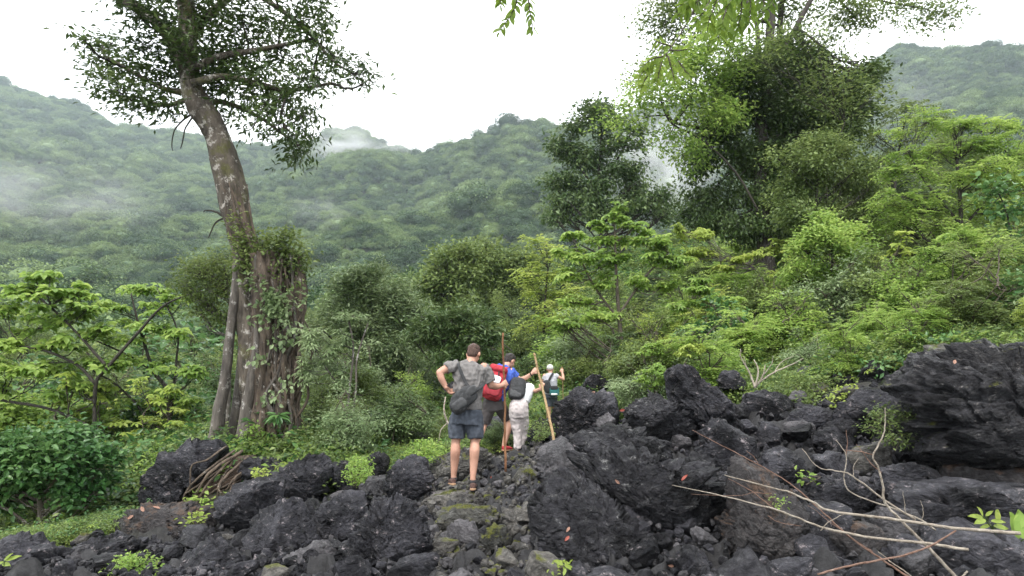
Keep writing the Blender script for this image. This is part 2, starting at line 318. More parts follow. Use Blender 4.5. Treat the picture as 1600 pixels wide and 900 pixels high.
def foliage(tips, out, kind, size, r=rng, k=8, flat=1.0, spread=1., asp=.5, broad=False):
    """tips (n,3) twig ends, out (n,3) outward directions -> leaf arrays"""
    n = len(tips)
    if kind == 'simple':
        pos = np.repeat(tips, k, 0) + r.normal(size=(n * k, 3)) * size * spread * np.array([1, 1, flat])
        o = np.repeat(out, k, 0)
        d = unit(o * .7 + rnd_unit(n * k, r) * [1, 1, .5] + [0, 0, -.15])
        nn = unit(np.array([0, 0, 1.]) + rnd_unit(n * k, r) * .75 + o * .25)
        L_ = size * r.uniform(.65, 1.3, n * k); W_ = L_ * asp
    elif kind == 'rosette':
        a = np.tile(np.arange(k) * 2 * np.pi / k, n) + np.repeat(r.uniform(0, 6.3, n), k)
        ax = unit(np.array([0, 0, 1.]) + rnd_unit(n, r) * .42 + out * .25)
        u = unit(np.cross(ax, r.normal(size=(n, 3)))); v = np.cross(ax, u)
        u, v, ax = (np.repeat(t_, k, 0) for t_ in (u, v, ax))
        d = unit(u * np.cos(a)[:, None] + v * np.sin(a)[:, None] - ax * r.uniform(.05, .5, (n * k, 1)))
        pos = np.repeat(tips, k, 0) + d * size * .12; nn = unit(ax + rnd_unit(n * k, r) * .2)
        L_ = size * np.repeat(r.uniform(.7, 1.2, n), k) * r.uniform(.85, 1.1, n * k); W_ = L_ * asp
    else:                                                   # pinnate: pairs of leaflets along a rachis
        rd = unit(out * [1, 1, .35] + rnd_unit(n, r) * .6 + [0, 0, .12]); sd = unit(np.cross(rd, [0, 0, 1.])); R_ = size * k * .26
        t_ = np.tile(np.repeat(np.linspace(.1, 1, k // 2), 2), n)[:, None]; sg = np.tile([1, -1], n * (k // 2))[:, None]
        m_ = len(t_) // n; rr, ss = np.repeat(rd, m_, 0), np.repeat(sd, m_, 0)
        pos = np.repeat(tips, m_, 0) + rr * t_ * R_ - np.array([0, 0, 1.]) * t_ ** 2 * R_ * .35
        d = unit(ss * sg + rr * .45 - np.array([0, 0, .25]) * r.uniform(0, 1.6, (len(pos), 1)))
        nn = unit(np.array([0, 0, 1.]) + rnd_unit(len(pos), r) * .3)
        L_ = size * r.uniform(.8, 1.1, len(pos)); W_ = L_ * asp
    V, Fc, per = leaves(pos, d, nn, L_, W_, broad=broad)
    rv = np.clip(.5 + r.normal(size=len(pos)) * .22, 0, 1)
    return V, Fc, np.repeat(rv, per)
class Mesh:
    def __init__(s): s.V = []; s.F = []; s.A = []; s.n = 0
    def add(s, V, Fc, A=None):
        s.V.append(V); s.F.append(Fc + s.n); s.A.append(np.full(len(Fc), .5) if A is None else A); s.n += len(V)
    def build(s, name): return nmesh(name, np.concatenate(s.V), np.concatenate(s.F), np.concatenate(s.A))
def tube(pts, rad, k=6, cap=True, rough=0., r=rng, flute=0., fs=1.):
    pts = np.asarray(pts, float); n = len(pts); rad = np.broadcast_to(rad, n).astype(float)
    T = np.gradient(pts, axis=0); T = unit(T); ref = np.array([0, 0, 1.]) if abs(T[:, 2]).mean() < .8 else np.array([1., 0, 0])
    U = unit(np.cross(T, ref)); W_ = np.cross(T, U); a = np.arange(k) * 2 * np.pi / k
    R_ = rad[:, None] * (1 + rough * r.normal(size=(n, k))) if rough else np.repeat(rad[:, None], k, 1)
    if flute:
        sl = np.concatenate([[0], np.cumsum(np.linalg.norm(np.diff(pts, axis=0), axis=1))])[:, None] + 0 * a[None]; o_ = r.uniform(0, 50)
        qa = np.stack([np.cos(a)[None] * 1.6 * fs + 0 * sl, np.sin(a)[None] * 1.6 * fs + 0 * sl, sl * 1.1 + o_], -1).reshape(-1, 3)
        R_ = R_ * (1 + flute * (pn(qa) * 1.3 + (.5 - np.abs(pn(qa * [2.4, 2.4, 1.6] + 7)) * 2) * .8 + pn(qa * [6, 6, 3]) * .35).reshape(n, k))
    V = pts[:, None] + R_[..., None] * (U[:, None] * np.cos(a)[None, :, None] + W_[:, None] * np.sin(a)[None, :, None])
    V = V.reshape(-1, 3); i = np.arange(n - 1)[:, None] * k; j = np.arange(k); jn = (j + 1) % k
    q = np.stack([i + j, i + jn, i + k + jn, i + k + j], -1).reshape(-1, 4)
    tri = np.concatenate([q[:, [0, 1, 2]], q[:, [0, 2, 3]]])
    if cap:
        V = np.vstack([V, pts[0], pts[-1]]); c0, c1 = n * k, n * k + 1
        tri = np.vstack([tri, np.stack([np.full(k, c0), jn, j], 1), np.stack([np.full(k, c1), (n - 1) * k + j, (n - 1) * k + jn], 1)])
    return V, tri
def smoothline(p, n=10, wig=0., r=rng):
    """Catmull-Rom through the points, with a little wander"""
    p = np.asarray(p, float); p = np.vstack([2 * p[0] - p[1], p, 2 * p[-1] - p[-2]]); out = []
    for i in range(1, len(p) - 2):
        t = np.linspace(0, 1, n, endpoint=False)[:, None]
        out.append(.5 * ((2 * p[i]) + (-p[i - 1] + p[i + 1]) * t + (2 * p[i - 1] - 5 * p[i] + 4 * p[i + 1] - p[i + 2]) * t ** 2 + (-p[i - 1] + 3 * p[i] - 3 * p[i + 1] + p[i + 2]) * t ** 3))
    out.append(p[-2][None]); o = np.vstack(out)
    if wig:
        w_ = np.cumsum(r.normal(size=(len(o), 3)), 0); w_ -= np.linspace(0, 1, len(o))[:, None] * w_[-1]; o[:, :3] += w_ * wig
    return o

# ------------------------------------------------------------------ far forest on the mountains
fr = np.random.default_rng(11)
pool = bpy.data.collections.new('forest_crowns')            # prototypes only, not linked to the scene
import bmesh
def ico(sub):
    bm = bmesh.new(); bmesh.ops.create_icosphere(bm, subdivisions=sub, radius=1)
    V = np.array([v.co[:] for v in bm.verts]); Fc = np.array([[v.index for v in f.verts] for f in bm.faces]); bm.free(); return V, Fc
ICO = {k: ico(k) for k in (2, 3, 4, 5, 6, 7)}
for k in range(6):
    m_ = Mesh(); lob = [(np.array([fr.normal() * .32, fr.normal() * .32, .35 + fr.uniform(-.15, .5)]), fr.uniform(.35, .62)) for _ in range(9)]
    for c, r_ in lob:
        V, Fc = ICO[2]; V = V * r_ * .72 * [1, 1, .75] + c; m_.add(V, Fc, np.full(len(Fc), .15))  # inner core tinted darker than the leaves: shade between clumps put into the colour
        n = 270; dr = rnd_unit(n, fr); dr[:, 2] = np.abs(dr[:, 2]) * 1.1 - .25; dr = unit(dr)
        m_.add(*foliage(c + dr * r_ * [1, 1, .75], dr, 'simple', .085, fr, 2, 1, .6, .7))
    o = bpy.data.objects.new('forest_crown', m_.build('forest_crown')); o.data.materials.append(M['l_forest']); pool.objects.link(o)
def gn_scatter(name, pts, scl, rot, coll, pick=None, kindname='stuff'):
    me = bpy.data.meshes.new(name); me.vertices.add(len(pts)); me.vertices.foreach_set('co', np.asarray(pts, np.float32).ravel()); me.update()
    a = me.attributes.new('scl', 'FLOAT', 'POINT'); a.data.foreach_set('value', np.asarray(scl, np.float32))
    a = me.attributes.new('rot', 'FLOAT_VECTOR', 'POINT'); a.data.foreach_set('vector', np.asarray(rot, np.float32).ravel())
    a = me.attributes.new('pick', 'INT', 'POINT'); a.data.foreach_set('value', np.asarray(pick if pick is not None else rng.integers(0, 100, len(pts)), np.int32))
    o = bpy.data.objects.new(name, me); COL.objects.link(o)
    g = bpy.data.node_groups.new(name, 'GeometryNodeTree')
    g.interface.new_socket('Geometry', in_out='INPUT', socket_type='NodeSocketGeometry'); g.interface.new_socket('Geometry', in_out='OUTPUT', socket_type='NodeSocketGeometry')
    gi, go = g.nodes.new('NodeGroupInput'), g.nodes.new('NodeGroupOutput')
    ci = g.nodes.new('GeometryNodeCollectionInfo'); ci.inputs[0].default_value = coll; ci.inputs['Separate Children'].default_value = True; ci.inputs['Reset Children'].default_value = True
    ip = g.nodes.new('GeometryNodeInstanceOnPoints'); ip.inputs['Pick Instance'].default_value = True
    def na(nm, ty):
        n = g.nodes.new('GeometryNodeInputNamedAttribute'); n.data_type = ty; n.inputs[0].default_value = nm; return n.outputs[0]
    l = g.links.new
    l(gi.outputs[0], ip.inputs['Points']); l(ci.outputs[0], ip.inputs['Instance']); l(na('pick', 'INT'), ip.inputs['Instance Index'])
    l(na('rot', 'FLOAT_VECTOR'), ip.inputs['Rotation']); l(na('scl', 'FLOAT'), ip.inputs['Scale']); l(ip.outputs[0], go.inputs[0])
    md = o.modifiers.new('scatter', 'NODES'); md.node_group = g
    props(o, kind=kindname); return o
pts = []
y = 48.
while y < 1130:
    st = 3.4 + y * .0050; xs = np.arange(-.98 * y, .98 * y, st) + fr.uniform(-.5, .5) * st
    yy = y + fr.uniform(-.5, .5, len(xs)) * st; xs = xs + fr.uniform(-.45, .45, len(xs)) * st
    px = CX + F * xs / yy; keep = yy < np.interp(px, RID[:, 0], RID[:, 2]) + 8
    pts.append(np.c_[xs[keep], yy[keep], np.full(keep.sum(), st)]); y += st
pts = np.vstack(pts); z = H(pts[:, 0], pts[:, 1])
sc = pts[:, 2] * (.5 + fr.gamma(2.2, .24, len(pts))) * 1.0
_top = np.interp(CX + F * pts[:, 0] / pts[:, 1], [0, 330, 480, 650, 700, 880, 1060, 1250, 1350, 1450, 1600], [500, 500, 470, 440, 410, 400, 380, 310, 250, 215, 205])
_lim = CZ - (_top - CY) / F * pts[:, 1] - z; sc = np.where(pts[:, 1] < 75, np.minimum(sc, np.maximum(_lim, .6)), sc)
gn_scatter('mountain_forest', np.c_[pts[:, :2], z - sc * .1], sc, np.c_[np.zeros((len(pts), 2)), fr.uniform(0, 6.3, len(pts))], pool)
print('forest', len(pts))

# ------------------------------------------------------------------ rocks
_th = np.linspace(-math.pi, math.pi, 361)
def outline_radius(poly):
    """distance from the origin to a closed outline, per degree"""
    p = np.asarray(poly, float); q_ = np.roll(p, -1, 0); R_ = np.zeros(361)
    for i, t in enumerate(_th):
        d = np.array([math.cos(t), math.sin(t)]); best = 0
        e = q_ - p; den = d[0] * e[:, 1] - d[1] * e[:, 0]; den[den == 0] = 1e-9
        s = (p[:, 0] * e[:, 1] - p[:, 1] * e[:, 0]) / den; u = (p[:, 0] * d[1] - p[:, 1] * d[0]) / den
        ok = (u >= 0) & (u <= 1) & (s > 0)
        R_[i] = s[ok].max() if ok.any() else .05
    return R_
def craggy(V, size, seed, pit=1., band=None, sm=1.):
    """eroded limestone relief: tilted chips with sharp steps, flutes and cracks"""
    o = seed * 7.31; q = V / size; d = unit(V); r = np.random.default_rng(seed + 4000)
    wp = np.c_[pn(q * 2.2 + o), pn(q * 2.2 + o + 31), pn(q * 2.2 + o + 57)] * .09 + np.c_[pn(q * 9 + o), pn(q * 9 + o + 3), pn(q * 9 + o + 6)] * .022
    qq = (q + wp)
    if band is not None: qq = qq @ band
    h = 0
    for K, off, tilt in ((16, .045, .22), (70, .018, .24), (260, .009, .26)):
        if K > 200 and len(V) < 5000: continue
        sd = qq[r.integers(0, len(qq), K)]; ci = np.empty(len(qq), int)
        for a in range(0, len(qq), 8192):
            ci[a:a + 8192] = ((qq[a:a + 8192, None] - sd[None]) ** 2).sum(2).argmin(1)
        of = r.uniform(-1, 1, K) * off; tl = r.normal(size=(K, 3)) * tilt
        if band is not None: tl = tl / 2.2
        h = h + (of[ci] + np.clip(((qq - sd[ci]) * tl[ci]).sum(1), -.10, .10)) * (pit if K > 16 else 1)
    r2 = 1 - np.abs(pn(qq * 5.3 + o + 5)) * 2; r3 = 1 - np.abs(pn(qq * 12 + o + 9)) * 2; r4 = pn(qq * 26 + o)
    crack = np.clip(1 - np.abs(pn(q * 1.3 + o + 40)) * 16, 0, 1)
    h = h + (r2 - .5) * .030 * pit + (r3 - .5) * .024 * pit + r4 * .012 * pit - crack * .10
    return V + d * (h * size * sm)[:, None]
def facets(V, seed, nc, depth, face=None):
    r = np.random.default_rng(seed); ext = np.abs(V).max(0)
    for _ in range(nc):
        n = r.normal(size=3)
        if face is not None: n[1] = (abs(n[1]) + 1.1) * face
        n /= np.linalg.norm(n); s = V @ n; d_ = s.max() * r.uniform(*depth)
        V = V - n * (np.maximum(s - d_, 0) * .93)[:, None]
    return V
HERO = []
def outline_rock(label, poly, Y, thick, seed, m='rock', sub=5, pit=1., nc=7, band=None, name='boulder', group=None, sm=1., dome=.62):
    p = np.array(poly, float); c = (p.max(0) + p.min(0)) / 2
    q = (p - c) * [1, -1] / F * Y; R_ = outline_radius(q)
    V, Fc = ICO[sub]; V = unit(V); cp = np.hypot(V[:, 0], V[:, 2]); th = np.arctan2(V[:, 2], V[:, 0]); Rr = np.interp(th, _th, R_)
    W_ = np.c_[np.cos(th) * Rr * cp ** dome, np.sign(V[:, 1]) * np.abs(V[:, 1]) ** .9 * thick, np.sin(th) * Rr * cp ** dome]
    W_ = facets(W_, seed, nc, (.55, .9), -1); W_ = facets(W_, seed + 99, nc // 2, (.55, .9), 1)
    W_ = craggy(W_, max(R_.max(), .2) * 1.0, seed, pit, band, sm)
    if pit > .55: W_ = facets(W_, seed + 7, 16, (.60, .9), -1); W_ = facets(W_, seed + 8, 5, (.78, .96))
    W_ = craggy(W_, max(R_.max(), .2) * .5, seed + 3, pit, band, sm * .36)
    lo, hi = (p.min(0) - c) / F * Y, (p.max(0) - c) / F * Y                      # back to the measured outline
    for ax_, l_, h_ in ((0, lo[0], hi[0]), (2, lo[1], hi[1])): a_, b_ = W_[:, ax_].min(), W_[:, ax_].max(); W_[:, ax_] = l_ + (W_[:, ax_] - a_) / (b_ - a_) * (h_ - l_)
    ctr = P(c[0], c[1], Y) + [0, thick * .35, 0]
    o = link(name, nmesh(name, W_, Fc), M[m], loc=ctr, smooth=False)
    props(o, label, 'boulder' if name == 'boulder' else 'rock', group); HERO.append((ctr, R_.mean(), Y, p)); return o
def bandm(ax, s=3.2):
    a = Vector(ax).normalized(); B = np.eye(3) + (s - 1) * np.outer(a, a); return B
B_h = bandm((.1, 0, 1), 3.); B_d = bandm((.75, .2, .6), 3.4); B_d2 = bandm((-.6, .1, .8), 2.6)
ROCKS = [
 ("huge black layered boulder filling the right edge, above the fallen branches", [(1462,575),(1484,556),(1518,538),(1576,530),(1650,526),(1770,550),(1800,680),(1750,772),(1610,756),(1556,748),(1506,738),(1462,716),(1450,690),(1442,640),(1446,600)], 6.2, 1.0, 1, 'rock_wall', 7, 1.1, 4, B_h),
 ("brownish mossy rock recessed under the huge layered boulder at the right edge", [(1490,740),(1560,720),(1660,735),(1680,800),(1580,815),(1500,800)], 6.3, .5, 2, 'rock_brown', 5, 1, 5, B_h),
 ("low black ledge rock behind the leafy sapling at the lower right edge", [(1425,815),(1470,785),(1540,768),(1620,760),(1700,770),(1690,850),(1560,860),(1450,850)], 5.2, .6, 3, 'rock', 5, 1, 5, B_h),
 ("black striated rock in the bottom right corner", [(1500,860),(1560,835),(1640,828),(1720,850),(1720,960),(1540,960),(1490,910)], 4.4, .5, 4, 'rock', 5, 1, 5, B_d2),
 ("large rounded black boulder right of the long bamboo stick, with a chipped left face", [(845,690),(858,645),(880,625),(903,607),(950,605),(968,615),(978,640),(968,668),(952,690),(900,702),(862,704)], 10.2, .9, 5, 'rock', 7, .9, 6, None),
 ("deeply pitted black boulder between the rounded boulder and the tall leaning slab", [(980,640),(990,614),(1030,611),(1052,632),(1080,645),(1103,672),(1104,690),(1066,703),(1030,700),(1000,684),(984,665)], 7.9, .6, 6, 'rock_pit', 7, 1.5, 5, None),
 ("tall smooth slab leaning to the right, the pointed top of the boulder field", [(1050,606),(1056,585),(1070,567),(1088,572),(1112,594),(1140,622),(1170,664),(1168,690),(1120,700),(1088,675),(1062,645)], 8.3, .5, 7, 'rock', 7, .5, 3, B_d),
 ("long black boulder with a mossy spot below the rounded boulder", [(895,690),(925,668),(968,667),(1010,676),(1048,690),(1072,722),(1060,740),(1010,742),(955,728),(912,712)], 6.9, .55, 8, 'rock_pit', 6, 1.3, 5, None),
 ("smooth lilac grey boulder where the long bamboo stick touches down", [(840,712),(858,698),(884,687),(902,702),(908,740),(890,776),(852,772),(845,745)], 6.9, .45, 9, 'rock_grey', 5, .35, 7, None),
 ("massive pitted black boulder lower centre, left of the diagonal crack", [(826,862),(836,810),(858,775),(880,742),(915,758),(965,800),(1020,850),(1075,900),(1060,960),(850,960)], 5.0, .7, 10, 'rock_pit', 7, 1.4, 5, None),
 ("massive black boulder right of the diagonal crack, with red leaves on it", [(893,722),(925,706),(985,722),(1050,726),(1110,728),(1148,750),(1156,800),(1140,870),(1108,900),(1075,880),(1020,832),(960,782),(915,750)], 5.5, .75, 11, 'rock_pit', 7, 1.3, 5, None),
 ("brown-grey upright boulder under the thin ends of the fallen branches", [(1142,745),(1170,720),(1212,728),(1250,765),(1280,830),(1290,960),(1150,960),(1142,870),(1152,800)], 5.0, .6, 12, 'rock_brown', 7, .8, 7, None),
 ("flat faced rock propped under the tall leaning slab", [(1096,712),(1104,675),(1122,655),(1150,662),(1186,690),(1204,722),(1168,748),(1126,742)], 7.0, .5, 13, 'rock', 5, .7, 7, None),
 ("boxy black boulder with a flat lit top right of the tall leaning slab", [(1170,655),(1180,622),(1204,610),(1236,616),(1246,632),(1236,655),(1216,668),(1180,668)], 9.0, .5, 14, 'rock', 5, .6, 8, None),
 ("long dark rock below the creeper between the boxy boulder and the leggy bush", [(1236,645),(1262,633),(1300,640),(1330,648),(1334,670),(1296,678),(1244,668)], 8.3, .45, 15, 'rock', 5, .9, 6, B_h),
 ("small pale topped block beside the boxy boulder", [(1234,664),(1258,656),(1280,660),(1282,676),(1262,684),(1238,682)], 8.0, .3, 16, 'rock_grey', 4, .7, 6, None),
 ("wedge shaped rock below the long dark rock and left of the leggy bush", [(1272,690),(1300,670),(1332,672),(1350,692),(1340,712),(1300,716)], 7.7, .4, 17, 'rock', 5, .8, 6, None),
 ("dark banded boulder behind the leggy bush, left of the huge layered boulder", [(1316,640),(1346,612),(1384,606),(1424,640),(1430,690),(1390,700),(1350,690),(1324,665)], 8.0, .5, 18, 'rock', 5, 1, 5, B_h),
 ("dark block among the creepers right of the tall slab's tip", [(1124,596),(1130,578),(1154,577),(1176,598),(1178,614),(1134,608)], 10.6, .4, 19, 'rock', 5, .9, 6, None),
 ("smooth grey slab half buried in the green creeper", [(1246,590),(1262,572),(1284,571),(1300,594),(1296,612),(1250,606)], 11, .4, 20, 'rock_grey', 5, .4, 6, None),
 ("flat topped block at the foot of the bright bushes, left of the huge layered boulder", [(1346,582),(1368,565),(1404,567),(1416,578),(1408,598),(1370,602)], 10.2, .4, 21, 'rock', 5, .5, 8, None),
 ("rough block just below the flat topped block", [(1356,612),(1366,592),(1392,582),(1410,596),(1408,616),(1380,622)], 9.6, .4, 22, 'rock', 5, .9, 6, None),
 ("small smooth dark rock left of the flat topped block", [(1308,604),(1316,586),(1336,584),(1350,600),(1346,614),(1316,614)], 10.0, .35, 23, 'rock', 4, .5, 6, None),
 ("dark blocky rock against the left side of the huge layered boulder", [(1404,620),(1412,592),(1440,576),(1454,600),(1446,640),(1416,650)], 8.4, .4, 24, 'rock', 5, 1, 6, B_h),
 ("twin topped dark rock beyond the rounded boulder, beside the last walker", [(912,604),(920,584),(938,588),(952,596),(960,612),(930,616)], 12.5, .4, 25, 'rock', 4, .9, 6, None),
 ("smooth dark slab tucked under the big tree's left roots", [(206,792),(224,748),(258,702),(290,686),(330,685),(344,702),(330,735),(296,765),(270,796),(236,800)], 9.5, .5, 26, 'rock', 6, .35, 5, B_d),
 ("rounded dark rock at the foot of the big tree", [(366,748),(372,722),(396,716),(424,720),(440,736),(430,754),(390,758)], 9.4, .4, 27, 'rock', 5, .5, 6, None),
 ("jagged black boulder right below the big tree's trunk", [(394,790),(404,752),(430,734),(462,718),(500,714),(512,735),(504,770),(470,796),(430,800)], 8.4, .6, 28, 'rock', 6, 1.2, 6, B_d),
 ("black rubble block right of the jagged boulder below the big tree", [(498,752),(506,728),(540,722),(560,738),(556,764),(520,772)], 8.7, .4, 29, 'rock', 5, 1, 6, None),
 ("grey black block at the left of the slope below the exposed roots", [(312,820),(326,786),(352,762),(392,752),(420,768),(428,806),(404,840),(350,852),(320,846)], 7.4, .6, 30, 'rock', 6, .8, 8, B_d),
 ("long ridge rock littered with brown leaves at the left of the rock spill", [(134,842),(150,818),(190,800),(240,792),(300,800),(318,826),(290,858),(220,880),(160,886)], 7.5, .55, 31, 'rock_brown', 6, .9, 6, B_d),
 ("sloping black rock low on the left, above the creeper patch", [(54,905),(90,872),(136,846),(176,846),(204,868),(186,920),(130,960),(40,960)], 6.2, .5, 32, 'rock', 6, 1, 6, B_d),
 ("dark rock in the bottom left corner", [(-60,870),(-20,846),(22,838),(44,856),(56,892),(40,940),(-60,950)], 6.6, .5, 33, 'rock', 5, .8, 6, None),
 ("smooth grey black boulder at the bottom left, right of the creeper patch", [(236,890),(262,862),(310,846),(360,860),(384,900),(370,960),(240,960)], 5.6, .5, 34, 'rock', 6, .7, 7, B_d),
 ("broad split boulder in the lower left of the rock spill", [(356,868),(372,822),(410,792),(450,786),(482,812),(486,860),(462,910),(400,930),(360,910)], 6.2, .55, 35, 'rock', 6, .9, 8, B_d),
 ("angular block between the split boulder and the striated boulder", [(470,830),(484,796),(516,776),(552,778),(566,806),(548,844),(510,862),(478,856)], 6.6, .5, 36, 'rock', 5, .8, 8, None),
 ("big fan-striated black boulder in the bottom centre-left, left of the path", [(498,925),(512,880),(540,832),(580,798),(616,776),(648,780),(666,812),(676,860),(668,905),(650,960),(500,960)], 5.1, .65, 37, 'rock', 7, 1.3, 5, B_d),
 ("bulky black boulder left of the grey shirted man's feet", [(592,770),(604,742),(624,722),(646,714),(664,724),(676,748),(668,776),(636,788),(604,786)], 7.7, .5, 38, 'rock', 6, .9, 6, None),
 ("small black rock behind the bulky boulder, at the edge of the shrubs", [(560,738),(574,716),(592,708),(606,722),(600,746),(576,752)], 8.9, .35, 39, 'rock_pit', 5, 1, 6, None),
 ("pale grey rounded stone in front of the small black rock", [(556,766),(574,748),(600,746),(612,760),(598,776),(566,778)], 8.0, .3, 40, 'rock_grey', 5, .5, 6, None),
 ("rock with a pale sharp flake beside the striated boulder", [(420,905),(448,872),(476,856),(506,862),(520,890),(508,930),(440,940)], 5.4, .4, 41, 'rock_grey', 5, .7, 7, None),
 ("flat worn rock the grey shirted man stands on", [(642,806),(652,786),(690,778),(742,778),(790,777),(808,788),(798,804),(740,814),(690,820),(654,822)], 7.25, .9, 42, 'rock_path', 6, .6, 4, B_h),
 ("moss edged slab below the flat worn rock, in front of the walkers", [(664,832),(676,808),(720,798),(770,796),(782,812),(760,832),(716,836),(680,846)], 6.2, .5, 43, 'rock_moss', 6, .7, 6, B_h),
 ("rounded grey stone in the lower middle of the path", [(674,878),(684,846),(708,824),(738,818),(752,838),(748,868),(722,890),(690,894)], 5.6, .38, 44, 'rock_grey', 5, .3, 8, None),
 ("upright stone covered in yellow-green moss beside the rounded grey stone", [(744,884),(752,846),(772,826),(796,828),(804,850),(794,880),(770,898)], 5.4, .35, 45, 'rock_moss', 5, .9, 6, B_d),
 ("long pointed stone on the right of the path against the massive boulder", [(782,818),(806,800),(840,790),(846,806),(832,836),(806,858),(788,850)], 6.0, .35, 46, 'rock_path', 5, .6, 7, B_d),
 ("black rock pile stone directly behind the grey shirted man's ankles", [(664,752),(674,716),(700,702),(736,704),(762,716),(768,744),(740,760),(690,764)], 8.7, .6, 47, 'rock_path', 6, 1, 6, None),
 ("dark upright boulder behind the legs of the man in blue", [(742,716),(748,676),(770,648),(800,640),(826,650),(842,690),(830,716),(780,724)], 11.2, .5, 48, 'rock', 6, 1, 6, None),
 ("step rock under the feet of the two middle walkers", [(764,736),(772,718),(800,711),(836,712),(848,726),(836,746),(796,750)], 9.7, .6, 49, 'rock_path', 5, .7, 7, None),
 ("mossy stone just left of the lilac grey boulder", [(800,752),(810,736),(832,732),(844,744),(842,766),(818,772)], 7.7, .35, 50, 'rock_moss', 5, .8, 6, None),
 ("dark boulder behind the long bamboo stick, left of the rounded boulder", [(822,700),(832,668),(850,652),(868,668),(872,700),(848,714)], 10.9, .4, 51, 'rock', 5, 1, 6, None),
 ("black pitted rock deep in the gap right of the long mossy-spotted boulder", [(1066,752),(1074,724),(1096,712),(1124,728),(1132,756),(1100,768)], 6.7, .4, 52, 'rock_pit', 5, 1.2, 6, None),
 ("grey-black stone in the gap between the upright brown-grey boulder and the branches", [(1196,744),(1206,712),(1236,702),(1266,716),(1276,748),(1240,764)], 6.6, .4, 53, 'rock', 5, .9, 7, None),
 ("dark angular boulder under the crossing of the fallen branches", [(1284,806),(1300,764),(1338,748),(1376,758),(1398,790),(1380,820),(1320,828)], 5.9, .5, 54, 'rock', 6, .9, 8, None),
 ("smooth dark rock below the huge layered boulder, beside the branches' fork", [(1392,770),(1408,738),(1446,726),(1490,742),(1504,772),(1474,794),(1416,796)], 6.2, .45, 55, 'rock', 5, .6, 8, B_h),
 ("reddish grey stone low in the gap behind the fallen branches", [(1300,880),(1316,838),(1360,826),(1404,838),(1416,880),(1372,910),(1310,912)], 4.9, .4, 56, 'rock_brown', 5, .6, 8, None),
 ("dark boulder at the bottom edge beneath the thickest fallen branch", [(1400,900),(1420,862),(1470,846),(1512,866),(1520,930),(1400,950)], 4.7, .4, 57, 'rock', 5, .8, 8, None),
 ("dark boulder at the bottom edge beside the upright brown-grey boulder", [(1262,880),(1280,846),(1310,850),(1322,900),(1310,960),(1262,960)], 4.7, .35, 58, 'rock', 5, .8, 8, None),
 ("banded dark rock on the slope under the leggy bush", [(1336,722),(1352,700),(1394,696),(1424,716),(1420,740),(1370,748)], 7.2, .45, 59, 'rock', 5, 1, 6, B_h),
 ("black rock in the shrubs below the middle thicket, left of the walkers", [(676,622),(688,600),(706,596),(722,610),(716,632),(690,638)], 19, .8, 60, 'rock', 4, 1, 6, None),
 ("grey rock face showing through the shrubs behind the twin-stemmed tree", [(556,640),(562,610),(584,604),(596,626),(590,656),(566,660)], 18, .7, 61, 'rock_grey', 5, .8, 5, None),
 ("mossy step stone left of the grey shirted man, under the shrubs", [(628,690),(640,676),(668,676),(682,692),(668,706),(638,706)], 11.5, .4, 62, 'rock_path', 4, .8, 6, None),
]
for k, (lb, poly, Y, th, sd, m_, sub, pit, nc, bd) in enumerate(ROCKS):
    outline_rock(lb, poly, Y, th, sd * 13 + 5, m_, sub, pit, nc, bd)
# smaller stones wedged between: shared meshes, one object each
PROTO = []
for k in range(12):
    V, Fc = ICO[4 if k < 8 else 3]; V = unit(V) * [1, rng.uniform(.6, 1), rng.uniform(.5, .8)]
    V = facets(V, 500 + k, 16, (.5, .82)); V = craggy(V, 1., 700 + k, .7, None, .55); PROTO.append(nmesh('stone', V, Fc))
variants = {m_: [] for m_ in ('rock', 'rock_pit', 'rock_grey', 'rock_path', 'rock_moss')}
for m_ in variants:
    for p_ in PROTO:
        c = p_.copy(); c.materials.append(M[m_]); variants[m_].append(c)
LAND = [("the big tree's roots", 330, 760), ("the long littered ridge rock", 225, 835), ("the creeper patch at the bottom left", 200, 885), ("the split boulder", 420, 860), ("the fan-striated boulder", 590, 870),
        ("the jagged boulder below the big tree", 460, 755), ("the bulky boulder left of the man's feet", 636, 750), ("the man in the grey shirt", 725, 740), ("the rounded grey path stone", 715, 860), ("the mossy upright stone", 775, 862),
        ("the lilac grey boulder", 874, 735), ("the rounded boulder by the stick", 915, 655), ("the pitted boulder", 1045, 660), ("the tall leaning slab", 1110, 630), ("the diagonal crack", 1000, 810), ("the upright brown-grey boulder", 1210, 840),
        ("the boxy flat-topped boulder", 1208, 640), ("the green creeper", 1270, 600), ("the leggy bush in the rocks", 1390, 670), ("the fork of the fallen branches", 1400, 790), ("the huge layered boulder", 1500, 650), ("the two middle walkers", 800, 690), ("the last walker", 862, 640), ("the bottom right corner rock", 1580, 880)]
fr2 = np.random.default_rng(21); placed = 0; tries = 0; spots = []
ctrs = [(p.mean(0), (np.ptp(p[:, 0]) + np.ptp(p[:, 1])) / 4) for _, _, _, p in HERO]
